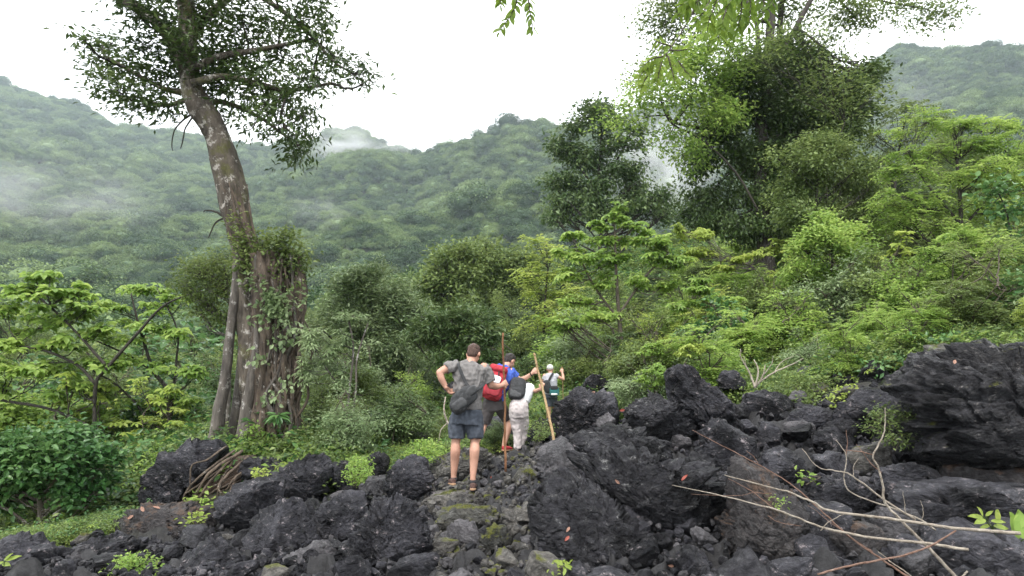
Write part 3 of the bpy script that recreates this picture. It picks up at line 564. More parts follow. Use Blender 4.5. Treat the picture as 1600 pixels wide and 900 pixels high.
while placed < 260 and tries < 30000:
    tries += 1
    px, Yd = fr2.uniform(20, 1600), 3.9 * (13.5 / 3.9) ** fr2.uniform(0, 1); x = (px - CX) / F * Yd
    if fr2.uniform() > rocky(np.array([x]), np.array([Yd]))[0]: continue
    path = abs(px - 745) < 95 and Yd < 8.5
    s = fr2.uniform(.07, .2) if path else fr2.uniform(.10, .34) * (1.3 if px > 1150 else 1)
    if (670 < px < 780 and 6.5 < Yd < 8.8) or (765 < px < 870 and 8.5 < Yd < 11): s = fr2.uniform(.05, .1); path = True
    z = Hs(x, Yd); py = CY - (z + s * .3 - CZ) / Yd * F
    if py > 905 or (px > 1000 and Yd < 4.15) or (190 < px < 360 and Yd > 8): continue
    if any(math.hypot(px - a, py - b) < (s * F / Yd + r_) * .55 for a, b, r_ in spots): continue
    if any(math.hypot(px - c[0], py - c[1]) < r_ * .42 for c, r_ in ctrs): continue
    spots.append((px, py, s * F / Yd))
    mk = fr2.choice(['rock_path', 'rock_grey', 'rock_moss', 'rock'], p=[.5, .25, .1, .15]) if path else fr2.choice(['rock', 'rock_pit', 'rock_grey', 'rock_path'], p=[.52, .25, .12, .11])
    o = link('stone', variants[mk][fr2.integers(8 if s * F / Yd > 22 else 12)]); o.location = (x, Yd, z + s * fr2.uniform(.0, .35))
    o.scale = (s, s * fr2.uniform(.8, 1.1), s * fr2.uniform(.8, 1.15)); o.rotation_euler = (fr2.uniform(-.5, .5), fr2.uniform(-.5, .5), fr2.uniform(0, 6.3))
    dd = sorted(LAND, key=lambda l: math.hypot(px - l[1], py - l[2]))[:2]
    tone = {'rock': 'black', 'rock_pit': 'pitted black', 'rock_grey': 'smooth grey', 'rock_path': 'worn grey-brown', 'rock_moss': 'mossy'}[mk]
    szw = 'tiny' if s * F / Yd < 14 else 'small' if s * F / Yd < 24 else 'middling' if s * F / Yd < 36 else 'largish'
    dx, dy = px - dd[0][1], py - dd[0][2]
    side = ('right of' if dx > 0 else 'left of') if abs(dx) > abs(dy) else ('in front of' if dy > 0 else 'behind')
    o['_l'] = f"{szw} {tone} stone {side} {dd[0][0]}"; o['_m'] = dd[1][0]; o['_q'] = dd[1][0]; placed += 1
byl = {}
for o in [o for o in COL.objects if '_l' in o]:
    byl.setdefault(o['_l'], []).append(o)
for l_, os_ in byl.items():
    os_.sort(key=lambda o: (o['_m'], o.location.y)); seen_ = {}
    for o in os_:
        lab = l_ if len(os_) == 1 else l_ + ', towards ' + o['_m']; c_ = seen_.get(lab, 0); seen_[lab] = c_ + 1
        if sum(1 for v_ in os_ if v_['_q'] == o['_m']) > 1: lab = ('nearest', 'second', 'third', 'fourth', 'fifth', 'sixth')[min(c_, 5)] + ' ' + lab
        o['label'] = ' '.join(lab.split()[:16]); o['category'] = 'stone'; o['group'] = 'loose stones wedged between the boulders'
        del o['_l']; del o['_m']
dup_ = {}
for o in COL.objects:
    if '_q' in o: del o['_q']; dup_.setdefault(o['label'], []).append(o)
for l_, v_ in dup_.items():
    if len(v_) > 1:
        v_.sort(key=lambda o: o.location.x / o.location.y); w_ = l_.split()
        if w_[0] in ('nearest', 'second', 'third', 'fourth', 'fifth', 'sixth'): w_ = w_[1:]
        for k, o in enumerate(v_): o['label'] = ' '.join((['leftmost'] if k == 0 else ['rightmost'] if k == len(v_) - 1 else ['middle'] if len(v_) == 3 else ['inner', 'left'] if k == 1 else ['inner', 'right']) + w_[:14])
print('stones', placed)
# the white rock chip and white bird-lime spots are left to the materials; a few fallen leaves lie on the rocks (built below)
# loose rubble filling the gaps: past counting
rub = bpy.data.collections.new('rubble_pieces')
for k in range(6):
    o = bpy.data.objects.new('piece', PROTO[8 + k % 4].copy()); o.data.materials.append(M[('rock', 'rock_pit', 'rock_path', 'rock_grey', 'rock', 'rock_path')[k]]); rub.objects.link(o)
n = 8000; Yr_ = 3.4 * (12 / 3.4) ** fr2.uniform(0, 1, n); pxr = fr2.uniform(-60, 1680, n); xr = (pxr - CX) / F * Yr_
kp = rocky(xr, Yr_) > fr2.uniform(.2, 1, n); xr, Yr_, pxr = xr[kp], Yr_[kp], pxr[kp]; zr = H(xr, Yr_)
pick_ = np.where(np.abs(pxr - 745) < 100, fr2.choice([2, 3, 5, 2], len(xr)), fr2.choice([0, 1, 4, 0, 3], len(xr)))
gn_scatter('rubble', np.c_[xr, Yr_, zr + fr2.uniform(-.05, .02, len(xr))], fr2.uniform(.03, .085, len(xr)) * (.6 + .04 * Yr_), fr2.uniform(0, 6.3, (len(xr), 3)), rub, pick_)
# ------------------------------------------------------------------ trees and shrubs
def wood_for(blobs3, trunk3, trad, r, m_, sub=5, near=False):
    """limbs from the trunk to every crown blob and branchlets inside it; returns twig ends with outward directions"""
    tips, outs = [], []
    for c, rd, n in blobs3:
        zt = trunk3[:, 2]; cand = np.where(zt < c[2] + rd[2] * .2)[0]
        if not len(cand): cand = np.arange(len(trunk3))
        dd = np.linalg.norm(trunk3[cand] - c, axis=1) + np.abs(trunk3[cand, 2] - (c[2] - np.linalg.norm((trunk3[cand] - c)[:, :2], axis=1) * .8)) * .8
        if near: cand = np.arange(len(trunk3)); dd = np.linalg.norm(trunk3 - c, axis=1)
        j = cand[dd.argmin()]; a = trunk3[j]; r0 = max(min(trad[j] * .5, .018 * np.linalg.norm(c - a) + .006), .005)
        mid = (a + c) / 2 + np.array([0, 0, -.06 * np.linalg.norm(c - a)]) + r.normal(size=3) * .06 * np.linalg.norm(c - a)
        ln = smoothline([a, mid, c], 6, .012 * np.linalg.norm(c - a) ** .5, r)
        m_.add(*tube(ln, np.linspace(r0, r0 * .4, len(ln)), 5))
        e = rnd_unit(n, r) * (r.uniform(.0, 1, (n, 1)) ** .42) * rd * np.where(r.uniform(size=(n, 1)) < .22, r.uniform(1, 1.45, (n, 1)), 1); e[:, 2] = np.where(e[:, 2] < -.55 * rd[2], e[:, 2] * .6, e[:, 2]); t_ = c + e
        tips.append(t_); outs.append(unit(e + (c - trunk3[-1]) * .15 + 1e-4))
        for q_ in t_[:: max(1, n // sub)]:
            s_ = ln[r.integers(len(ln) // 2, len(ln))]; l2 = smoothline([s_, (s_ + q_) / 2 + r.normal(size=3) * .08 * np.linalg.norm(q_ - s_), q_], 4)
            m_.add(*tube(l2, np.linspace(r0 * .38, r0 * .1 + .001, len(l2)), 4, False))
    return np.vstack(tips), np.vstack(outs)
def make_crown(blobs3, trunk3, trad, spec, r, wood):
    size, lai, k = spec['size'], spec.get('lai', 3.), spec.get('k', 8); lst = []
    for c, rd in blobs3:
        area = math.pi * (rd[0] * rd[2] + rd[0] * rd[1] + rd[1] * rd[2]) / 3 * 1.5
        n = max(6, int(lai * area / (size * size * spec.get('asp', .5) * .6 * k))); lst.append((c, rd, n))
    tips, outs = wood_for(lst, trunk3, trad, r, wood, spec.get('sub', 7), spec.get('near', False))
    m_ = Mesh(); m_.add(*foliage(tips, outs, spec.get('kind', 'simple'), size, r, k, spec.get('flat', .7), spec.get('spread', 1.), spec.get('asp', .5), spec.get('broad', False)))
    return m_
TID = [100]
def tree(name, label, cat, Y, trunks, blobs, spec, m='l_mid', bark='bark_dark', group=None, seed=None, extra=None):
    TID[0] += 1; r = np.random.default_rng(seed or TID[0])
    T3 = []; wood = Mesh()
    for tk in trunks:
        p = np.array([P(t[0], t[1], Y + (t[3] if len(t) > 3 else 0)) for t in tk]); rr = np.array([t[2] for t in tk]) / F * Y * (.55 if max(t[2] for t in tk) < 13 else .62)
        ln = smoothline(p, 7, .012 * rr.mean() * 3, r); rl = np.interp(np.linspace(0, 1, len(ln)), np.linspace(0, 1, len(rr)), rr)
        wood.add(*tube(ln, rl, 9, True, .05, r)); T3.append((ln, rl))
    tr3, trd = np.vstack([t[0] for t in T3]), np.concatenate([t[1] for t in T3])
    B = []
    for b in blobs:
        rx, rz = b[2] / F * Y, b[3] / F * Y; dy = b[4] if len(b) > 4 else 0
        c0 = P(b[0], b[1], Y + dy) + np.array([0, r.uniform(-.3, .3) * rx, 0]); R0 = np.array([rx, (rx + rz) / 2 * 1.05, rz])
        if b[2] < 15: B.append((c0, R0)); continue
        for q_ in range(spec.get('split', 4)): f_ = r.uniform(.32, .68); B.append((c0 + rnd_unit(1, r)[0] * R0 * r.uniform(.3, .95), (R0 * 1.5 if spec.get('split') else R0) * f_ * np.array([1, 1, r.uniform(.7, 1.1)])))
    cm = make_crown(B, tr3, trd, spec, r, wood)
    base = tr3[0]; root = empty(name, base, label, cat, group)
    for nm, mm, mt in (('trunk', wood, bark), ('crown', cm, m)):
        me = mm.build(nm); v = np.empty(len(me.vertices) * 3, np.float32); me.vertices.foreach_get('co', v); v = v.reshape(-1, 3) - base.astype(np.float32); me.vertices.foreach_set('co', v.ravel()); me.update()
        link(nm, me, M[mt], root)
    return root, tr3, base
def small(**k): return k
# ---- left: umbrella-leaved trees
tree('umbrella_tree', 'bright green wide-leaved tree at the left edge with bare arching dark branches', 'tree', 13.5,
     [[(150,735,7),(148,670,6),(150,600,5),(168,574,5),(215,520,4),(255,478,3),(300,458,2)],[(150,600,5),(120,570,4),(60,545,4),(0,540,3)],[(168,574,5),(120,520,3),(80,480,3)],[(148,670,5),(80,640,4),(0,625,4)]],
     [(20,455,50,22),(75,470,45,22),(40,500,60,20),(110,455,35,16),(130,485,40,18),(-20,480,40,26),(20,545,50,20),(95,540,42,18),(50,580,60,22),(150,520,30,14),(150,570,32,14),(-20,600,40,26),(110,610,30,14),(60,430,26,10)],
     dict(size=.19, kind='rosette', k=7, asp=.6, lai=2.9, broad=True, sub=8), 'l_bright')
tree('umbrella_tree', 'yellow-green airy tree with thin forking stems, left of the big tree', 'tree', 14.5,
     [[(262,712,8),(264,660,7),(262,612,6),(240,580,5),(228,545,4),(215,500,3),(205,460,2)],[(240,580,4),(200,555,3),(145,530,2)],[(268,640,4),(276,560,3),(278,520,2.5),(262,480,2),(245,450,1.5)],[(255,700,4),(220,640,3),(180,600,3),(146,580,2)]],
     [(215,455,45,14),(255,475,40,15),(185,480,30,12),(290,465,28,12),(240,510,50,14),(195,530,40,14),(285,520,36,14),(230,560,46,14),(170,565,40,14),(290,580,36,15),(250,610,40,14),(150,610,46,15),(200,640,46,18),(300,625,30,16)],
     dict(size=.16, kind='rosette', k=6, asp=.5, lai=2.6, broad=True, sub=8), 'l_bright')
tree('broadleaf_tree', 'dark glossy broad-leaved small tree at the lower left with a pale lichen spotted trunk', 'tree', 9.4,
     [[(46,872,7),(58,840,8),(64,800,8),(62,770,9),(66,730,6)]],
     [(60,720,60,36),(110,735,50,34),(20,730,50,38),(-20,700,50,40),(80,690,60,30),(140,710,36,26),(40,760,60,24),(110,770,46,20),(150,750,28,20),(0,770,40,24)],
     dict(size=.105, kind='simple', k=6, asp=.58, lai=4.2, broad=True, spread=.9, sub=8), 'l_deep', 'bark_hero')
tree('small_tree', 'olive small-leaved tree with slim mottled trunk, just left of the big tree', 'tree', 12.8,
     [[(352,705,8),(356,640,7),(358,560,6),(362,500,5),(356,450,4),(350,420,3)]],
     [(325,425,34,20),(350,405,30,15),(300,445,24,22),(338,455,40,22),(312,480,28,18),(360,440,24,26),(345,490,30,14),(305,415,18,12)],
     dict(size=.075, k=8, asp=.45, lai=1.9, spread=2., sub=12), 'l_mid2', 'bark_white')
# ---- middle
tree('twin_stem_tree', 'slender twin-stemmed tree with pale drooping leaf rosettes right of the big tree', 'tree', 10.8,
     [[(538,712,4),(541,660,3.5),(547,600,3.2),(552,545,3),(545,500,2)],[(546,712,4),(549,660,3.5),(556,610,3),(558,560,2.5),(575,505,2)],[(547,620,2.5),(520,590,2),(500,560,1.5)]],
     [(500,520,30,20),(485,545,24,24),(515,545,28,18),(505,570,34,20),(480,590,22,14),(540,520,28,20),(530,585,24,18),(555,495,26,16)],
     dict(size=.13, kind='rosette', k=9, asp=.2, lai=1.5, sub=7), 'l_pale', 'bark_white')
tree('dark_tree', 'dark bushy tree behind the twin-stemmed tree, its top standing above the thicket', 'tree', 19,
     [[(590,690,6),(592,620,5),(588,540,4),(580,470,3)],[(592,640,4),(630,560,3),(640,520,2)]],
     [(540,462,40,30),(575,440,36,28),(600,470,44,36),(560,500,50,34),(620,500,40,34),(520,500,30,30),(640,470,26,24),(600,540,50,34),(545,550,40,30),(650,530,34,30),(585,425,22,14),(630,570,40,30),(580,590,50,30)],
     dict(size=.15, k=8, asp=.3, lai=3.4, spread=1.3), 'l_grey')
tree('domed_tree', 'dome-shaped tree with dark glossy drooping leaves, above the grey shirted man', 'tree', 16.5,
     [[(712,650,5),(714,600,5),(716,560,4),(716,520,3)]],
     [(680,500,36,22),(715,488,42,20),(752,504,36,24),(700,520,46,24),(745,530,36,24),(660,525,26,22),(690,550,36,20),(735,560,40,20),(770,530,16,20)],
     dict(size=.19, k=8, asp=.27, lai=3., spread=.9, flat=.5), 'l_dark')
tree('round_tree', 'rounded olive green tree in the middle distance, left of the paler one', 'tree', 34,
     [[(706,560,5),(706,500,4),(704,450,3)]],
     [(700,405,36,22),(725,395,34,20),(690,430,34,24),(720,430,40,26),(680,455,30,24),(715,465,44,24)],
     dict(size=.24, k=8, asp=.5, lai=3.4, spread=1.3), 'l_mid')
tree('round_tree', 'yellowish topped tree in the middle distance above the thicket', 'tree', 36,
     [[(764,560,5),(764,480,4),(762,420,3)]],
     [(757,385,26,18),(775,405,34,20),(745,415,30,22),(785,435,34,24),(760,450,40,24),(800,420,24,26),(780,480,34,24),(805,400,20,16),(830,405,24,20),(824,440,26,26)],
     dict(size=.24, k=8, asp=.5, lai=3.4, spread=1.3), 'l_mid')
tree('feathery_tree', 'vivid yellow-green layered tree left of the bright umbrella tree', 'tree', 27,
     [[(848,590,5),(850,520,4),(852,470,3),(856,420,2)]],
     [(858,400,26,12),(845,422,34,12),(872,430,28,14),(838,448,32,12),(868,460,34,14),(850,485,40,14),(830,505,30,14),(876,500,30,16),(846,380,18,10)],
     dict(size=.2, kind='pinnate', k=10, asp=.45, lai=2.4, flat=.4), 'l_lime')
tree('umbrella_tree', 'bright umbrella-leaved tree rising in the centre of the slope', 'tree', 19.5,
     [[(975,590,7),(970,520,6),(965,460,5),(962,400,4),(960,350,2)],[(968,500,4),(930,450,3),(905,400,2)],[(968,490,4),(1010,430,3),(1045,395,2)]],
     [(962,335,20,14),(930,352,30,11),(985,350,32,12),(905,372,26,12),(950,376,36,13),(1005,372,36,14),(1040,382,26,13),(890,398,22,14),(925,402,34,14),(970,402,38,14),(1018,402,34,14),(1055,410,24,14),(900,430,30,15),(945,434,34,15),(1000,436,34,15),(905,465,28,14),(935,490,34,16),(1040,440,26,14),(890,500,28,18),(968,322,10,8)],
     dict(size=.2, kind='rosette', k=7, asp=.5, lai=2.5, broad=True, sub=6), 'l_bright', 'bark_twig')
tree('umbrella_tree', 'low layered tree with a flat pale crown on thin bare stems, below the umbrella tree', 'tree', 17,
     [[(1104,560,4),(1098,530,3.5),(1090,505,3),(1080,485,2)],[(1098,530,3),(1112,500,2.5),(1128,478,2)]],
     [(1075,472,34,8),(1110,466,36,8),(1145,478,30,9),(1052,484,20,8),(1095,452,28,8),(1120,490,34,8),(1064,500,26,8),(1150,500,20,8),(1090,440,16,6)],
     dict(size=.16, kind='rosette', k=8, asp=.45, lai=2.6, broad=True, flat=.3), 'l_bright', 'bark_white')
tree('umbrella_tree', 'flat spray of yellow-green leaves on a leaning stem, under the giant tree', 'tree', 20,
     [[(1205,520,4),(1200,460,3.5),(1180,420,3),(1150,408,2)]],
     [(1205,388,20,7),(1180,398,28,8),(1150,410,28,8),(1215,376,14,6),(1130,420,18,7),(1105,392,26,12),(1080,400,22,12),(1095,365,26,12),(1060,362,18,12)],
     dict(size=.17, kind='rosette', k=7, asp=.45, lai=2.6, broad=True, flat=.3), 'l_lime', 'bark_white')
tree('tall_tree', 'tall dark grey-green tree with a ragged crown against the misty slope', 'tree', 44,
     [[(938,420,6),(938,340,5.5),(936,270,5),(940,220,4),(938,170,2.5)],[(936,290,4),(970,240,3),(985,210,2)],[(937,300,4),(905,260,3),(890,225,2)]],
     [(940,160,20,11),(922,178,26,13),(958,184,26,13),(905,196,24,13),(945,204,34,15),(985,205,26,14),(900,226,32,15),(950,232,34,16),(996,226,18,10),(878,236,20,10),(915,255,34,16),(965,262,36,18),(895,282,34,15),(940,292,36,18),(985,290,28,16),(880,318,26,16),(915,325,36,18),(960,325,36,18),(1000,318,28,16),(1030,305,22,14),(870,338,20,12),(1040,335,30,20)],
     dict(size=.3, k=8, asp=.5, lai=4.2, spread=1.2, sub=8), 'l_dark')
# ---- the giant vine-hung tree on the right
tree('giant_tree', 'giant vine-hung tree on the right, a black trunk under a dark ragged crown', 'tree', 25,
     [[(1200,455,24),(1196,390,20),(1190,320,18),(1190,250,16),(1192,190,15),(1200,120,13),(1205,50,11),(1205,-30,9)],[(1200,110,9),(1240,50,8),(1262,10,7),(1285,-30,6)],[(1196,150,8),(1185,90,7),(1180,30,6),(1150,-20,5)],
      [(1190,270,8),(1130,220,6),(1090,200,5),(1052,190,4),(1040,165,3)],[(1052,190,3.5),(1070,165,2.5),(1080,140,2)]],
     [(1150,130,50,30),(1200,110,50,30),(1250,130,52,34),(1300,150,46,34),(1130,170,52,34),(1200,180,60,36),(1270,190,60,38),(1330,150,34,24),(1345,120,26,20),(1110,215,40,30),(1160,240,50,34),(1230,250,60,36),(1300,230,50,34),(1260,90,40,26),(1230,60,40,24),(1100,260,34,26),(1130,290,44,28),(1110,320,38,22),(1190,300,44,30),(1250,310,50,30),(1170,350,46,26),(1100,345,34,16),(1230,360,46,26),(1340,180,26,22)],
     dict(size=.17, k=9, asp=.5, lai=5., spread=1.6, sub=9, near=True), 'l_hero', 'bark_dark')
def top_foliage(label, Y, trunk, blobs, mt, size=.15, lai=1.2, name='tree_limb', cat='branch', kind='simple', k=7):
    return tree(name, label, cat, Y, trunk, blobs, dict(size=size, k=k, asp=.5, lai=lai, spread=2.2, sub=6, kind=kind, split=2, near=True), mt, 'bark_dark')
top_foliage('airy grey limbed tree top spreading behind the giant tree at the top right', 27, [[(1212,430,10),(1215,200,9),(1218,60,8),(1230,-20,7),(1300,-60,5)],[(1218,40,4),(1120,20,2.5),(1040,30,1.5)],[(1225,-10,4),(1290,-15,3),(1370,0,2.5),(1450,15,1.5)],[(1300,-12,3),(1330,20,2),(1345,40,1)]],
     [(1020,40,40,24),(1060,20,40,22),(1020,90,30,20),(1060,70,40,20),(1110,40,40,22),(1160,20,40,20),(1040,-20,40,24),(1120,-20,50,24),(1220,10,50,20),(1300,0,50,22),(1360,15,44,18),(1410,20,40,16),(1450,25,36,14),(1480,35,18,10),(1430,-10,50,16),(1340,30,30,12),(1300,60,26,16),(1320,90,20,14),(1010,120,24,16),(1240,-30,60,24)],
     'l_mid', .17, 1.7, 'airy_tree', 'tree')
top_foliage('bright leafy climber spilling left of the giant tree around a bare forked limb', 23.5, [[(1185,330,3),(1150,270,3),(1100,220,3),(1052,195,3),(1035,165,2.5),(1030,140,2)],[(1052,195,3),(1075,165,2.5),(1082,150,2)],[(1045,180,2.2),(1015,182,1.8),(985,192,1.5)]],
     [(1100,60,34,18),(1140,70,34,18),(1040,110,40,24),(1000,135,26,20),(1060,140,40,26),(975,165,22,14),(1010,170,24,14),(960,192,22,10),(1075,180,34,22),(1100,150,34,24),(1050,215,30,14),(1090,225,32,18),(1130,110,30,18),(1085,90,30,18),(1120,190,26,22),(1070,250,26,12)],
     'l_bright', .16, 2.6, 'climber', 'climbing plant')
top_foliage('vivid green leafy mass on the right flank of the giant tree', 22.5, [[(1290,420,5),(1290,330,4),(1300,250,3),(1320,190,2)]],
     [(1335,130,32,14),(1300,118,30,12),(1350,152,26,14),(1270,100,30,12),(1320,165,34,14),(1230,70,34,12),(1335,195,26,12),(1180,95,30,10),(1260,60,24,10)],
     'l_mid', .16, 1.6, 'climber', 'climbing plant')
# ---- right side thicket
tree('bushy_tree', 'rounded mid-green bushy tree in front of the giant tree trunk', 'tree', 19.5,
     [[(1270,440,6),(1272,380,5),(1275,320,4),(1280,260,3)]],
     [(1270,225,40,24),(1310,230,40,26),(1240,250,34,26),(1290,270,50,30),(1340,265,36,28),(1250,300,44,30),(1310,315,50,32),(1350,310,34,30),(1230,340,40,26),(1280,350,46,28),(1345,350,36,26)],
     dict(size=.12, k=9, asp=.5, lai=3.2, spread=1.7), 'l_mid')
tree('bushy_tree', 'domed bright bush with upright leafy tips below the bushy tree', 'shrub', 15.5,
     [[(1300,480,5),(1300,440,4),(1300,400,3)]],
     [(1295,345,26,14),(1275,365,32,16),(1320,362,32,18),(1260,390,34,20),(1300,390,40,22),(1340,390,30,22),(1250,420,34,20),(1295,425,44,22),(1340,430,34,22)],
     dict(size=.11, k=9, asp=.45, lai=3.2, spread=1.2), 'l_bright')
tree('feathery_tree', 'large feathery bright tree filling the upper right corner of the thicket', 'tree', 17.5,
     [[(1500,440,7),(1502,380,6),(1500,310,5),(1495,250,4)],[(1501,360,4),(1550,300,3),(1580,250,2)],[(1500,350,4),(1450,290,3),(1420,240,2)]],
     [(1440,205,36,12),(1490,195,40,12),(1540,195,40,13),(1590,200,40,14),(1420,235,34,14),(1470,232,44,15),(1530,232,46,16),(1590,240,40,16),(1400,270,34,16),(1450,275,46,18),(1515,275,50,18),(1580,285,44,18),(1395,310,34,18),(1440,320,46,20),(1500,325,50,20),(1570,330,50,20),(1630,230,36,30),(1630,300,40,34),(1440,180,24,8),(1410,345,40,18),(1470,365,46,18),(1540,370,50,18)],
     dict(size=.13, kind='pinnate', k=10, asp=.4, lai=2.6, flat=.5), 'l_bright')
tree('feathery_tree', 'feathery light green tree top peeking above the thicket right of the giant tree', 'tree', 24,
     [[(1395,360,4),(1398,290,3.5),(1405,230,3),(1415,185,2)]],
     [(1420,172,30,7),(1400,190,30,9),(1440,190,28,8),(1378,212,26,12),(1415,212,34,12),(1380,245,30,14),(1372,280,28,16)],
     dict(size=.17, kind='pinnate', k=10, asp=.4, lai=1.9, flat=.4), 'l_mid')
tree('feathery_tree', 'bright feathery shrub in front of the upper right thicket', 'shrub', 12.5,
     [[(1520,510,4),(1520,460,3),(1518,420,2)]],
     [(1500,365,28,10),(1535,375,34,12),(1480,395,34,13),(1525,405,40,14),(1570,395,34,14),(1490,430,40,14),(1545,440,44,15),(1600,430,36,18)],
     dict(size=.085, kind='pinnate', k=10, asp=.4, lai=2.6, flat=.5), 'l_bright')
tree('round_leaf_vine', 'round-leaved creeper hanging over the thicket at the right edge', 'climbing plant', 14,
     [[(1580,470,3),(1582,400,3),(1575,340,2),(1560,300,1.5)]],
     [(1560,300,22,14),(1575,330,20,16),(1585,370,24,16),(1598,400,18,14),(1560,420,20,12),(1545,290,14,10)],
     dict(size=.12, k=5, asp=.85, lai=1.6, broad=True, spread=1.6), 'l_deep')
tree('leafy_bush', 'vivid green leafy bush on the rocks left of the tall leaning slab', 'shrub', 9.6,
     [[(1024,618,1.6),(1023,600,1.4),(1022,585,1)],[(1024,618,1.4),(1034,598,1),(1040,588,.8)]],
     [(1022,582,20,12),(1005,592,14,10),(1042,590,14,10),(1024,598,22,10),(1030,573,14,7)],
     dict(size=.055, kind='rosette', k=6, asp=.5, lai=3., broad=True), 'l_bright', 'bark_twig')
tree('leafy_bush', 'bright leafy sapling above the vivid bush, left of the slab tip', 'shrub', 11.5,
     [[(1018,600,1.2),(1019,570,1.1),(1018,545,.8)]],
     [(1018,538,18,8),(1008,550,14,8),(1030,550,14,7)], dict(size=.07, kind='rosette', k=6, asp=.5, lai=2.6, broad=True), 'l_bright', 'bark_twig')
tree('leafy_bush', 'yellow-green leafy sapling right above the tip of the leaning slab', 'shrub', 11,
     [[(1060,590,1.2),(1072,566,1),(1078,550,.8)]],
     [(1078,540,16,8),(1090,548,12,7),(1068,552,12,7)], dict(size=.07, kind='rosette', k=6, asp=.5, lai=2.6, broad=True), 'l_lime', 'bark_twig')
tree('leggy_bush', 'leggy green bush growing among the boulders left of the huge layered boulder', 'shrub', 6.9,
     [[(1398,706,1.6),(1394,680,1.4),(1388,650,1.)],[(1398,706,1.4),(1412,676,1),(1418,656,.8)]],
     [(1390,652,24,14),(1412,662,16,14),(1372,668,18,12),(1400,680,24,12),(1380,648,16,10),(1415,690,10,8)],
     dict(size=.042, k=6, asp=.45, lai=1.3, spread=1.5), 'l_mid', 'bark_twig')
# ------------------------------------------------------------------ the big strangler-wrapped tree on the left
HY = 11.4; hr = np.random.default_rng(77)
base = P(402, 726, HY); root = empty('fig_tree', base, 'big leaning tree on the left, its lower trunk wrapped in reddish strangler roots', 'tree')
def hp(pts, dy=0.): return np.array([P(a[0], a[1], HY + dy + (a[3] if len(a) > 3 else 0)) for a in pts]), np.array([a[2] for a in pts]) / F * HY
def child(nm, mesh, mt, par, org, smooth=False):
    me = mesh.build(nm) if isinstance(mesh, Mesh) else mesh
    v = np.empty(len(me.vertices) * 3, np.float32); me.vertices.foreach_get('co', v); me.vertices.foreach_set('co', (v.reshape(-1, 3) - np.asarray(org, np.float32)).ravel()); me.update()
    return link(nm, me, M[mt], par, smooth=smooth)
def stem(pts, dy, k, fl, n=14, fs=1.):
    p, r_ = hp(pts, dy); l_ = smoothline(p, n, .002, hr); return l_, tube(l_, np.interp(np.linspace(0, 1, len(l_)), np.linspace(0, 1, len(r_)), r_), k, True, 0, hr, fl, fs)
ws = Mesh()
mainl, tb = stem([(396,735,24),(396,640,19),(391,560,17),(388,480,17),(386,425,18),(382,372,19),(368,312,21),(352,252,20),(336,205,19),(316,172,19),(302,140,15),(296,90,13),(292,40,12),(290,-20,11),(286,-110,7)], 0, 40, .16, 14); ws.add(*tb)
lim = []
for pts in ([(300,140,11),(284,100,10),(262,55,10),(236,28,9),(200,4,8),(140,-26,5)], [(296,60,7),(330,20,6),(380,-20,5)], [(296,110,6),(340,90,5),(390,80,4),(440,70,3),(490,60,2)], [(300,130,6),(350,120,5),(400,130,4),(450,140,3),(520,130,2)],
            [(312,165,5),(350,160,4),(400,180,3),(450,215,2)], [(300,145,6),(260,140,4),(220,120,3),(170,90,2)], [(305,150,5),(260,165,3),(210,150,2)], [(380,-20,5),(430,10,4),(480,50,3),(520,95,2),(555,118,1.2)]):
    l_, tb = stem(pts, hr.uniform(-.3, .3), 10, .06, 8); ws.add(*tb); lim.append(l_)
child('trunk', ws, 'bark_hero', root, base, True)
pale = Mesh()
for pts, dy in (([(318,730,15),(334,690,11),(345,640,9),(353,585,7.5),(361,525,6.5),(367,470,7),(371,425,6),(376,380,6)], -.15), ([(354,730,11),(362,680,8),(372,610,7),(380,540,6),(384,470,8),(388,400,7)], .1), ([(376,728,13),(383,660,10),(392,600,8),(402,540,7),(408,470,9),(404,400,8)], -.38)):
    _, tb = stem(pts, dy, 18, .14); child('stem', nmesh('stem', *tb), 'bark_white', root, base, True)
fig = Mesh()
for pts, dy in (([(440,738,34),(436,690,28),(434,640,24),(433,580,24),(437,520,27),(441,470,30),(440,430,30),(432,396,24)], -.05), ([(412,738,24),(414,680,20),(416,620,19),(418,560,20),(420,500,22),(416,440,22),(408,396,18)], -.28),
                ([(458,736,16),(456,690,11),(455,620,10),(456,560,11),(460,500,13),(466,455,12),(468,425,8)], -.3)):
    _, tb = stem(pts, dy, 44, .26, 16, 1.5); fig.add(*tb)
child('strangler_trunk', fig, 'bark_fig', root, base, True)
for k in range(52):                                                     # hanging and clasping roots
    x0 = hr.uniform(394, 474); x1 = 432 + (x0 - 432) * hr.uniform(.8, 1.25) + hr.uniform(-12, 8); y0 = hr.uniform(395, 560); y1 = hr.uniform(600, 732) if k % 3 else hr.uniform(705, 738)
    wx = abs((x0 + x1) / 2 - 434) / 44; dy = -.42 * math.sqrt(max(0, 1 - min(1, wx) ** 2)) - .05; w_ = hr.uniform(.8, 3.2)
    pts = [(x0, y0, w_)] + [(x0 + (x1 - x0) * t + hr.normal() * 9, y0 + (y1 - y0) * t, w_ * hr.uniform(.7, 1.2), hr.normal() * .03) for t in (.2, .4, .6, .8)] + [(x1, y1, w_ * 1.4)]
    _, tb = stem(pts, dy, 7, .1, 6); child('root', nmesh('root', *tb), ('bark_fig', 'root', 'bark_fig', 'bark_white')[k % 4], root, base, True)
for k in range(14):                                                     # tendrils climbing on past the broken shoulder
    x0 = hr.uniform(372, 404); pts = [(x0 + hr.uniform(8, 30), 440, 2.2), (x0 + 8 + hr.normal() * 4, 400, 1.9, hr.normal() * .05), (x0 - 6 + hr.normal() * 5, 355, 1.5), (x0 - 24 + hr.normal() * 5, 300 + hr.uniform(-20, 20), .8)]
    _, tb = stem(pts, -.30, 6, .1, 6); child('root', nmesh('root', *tb), ('bark_fig', 'root')[k % 2], root, base, True)
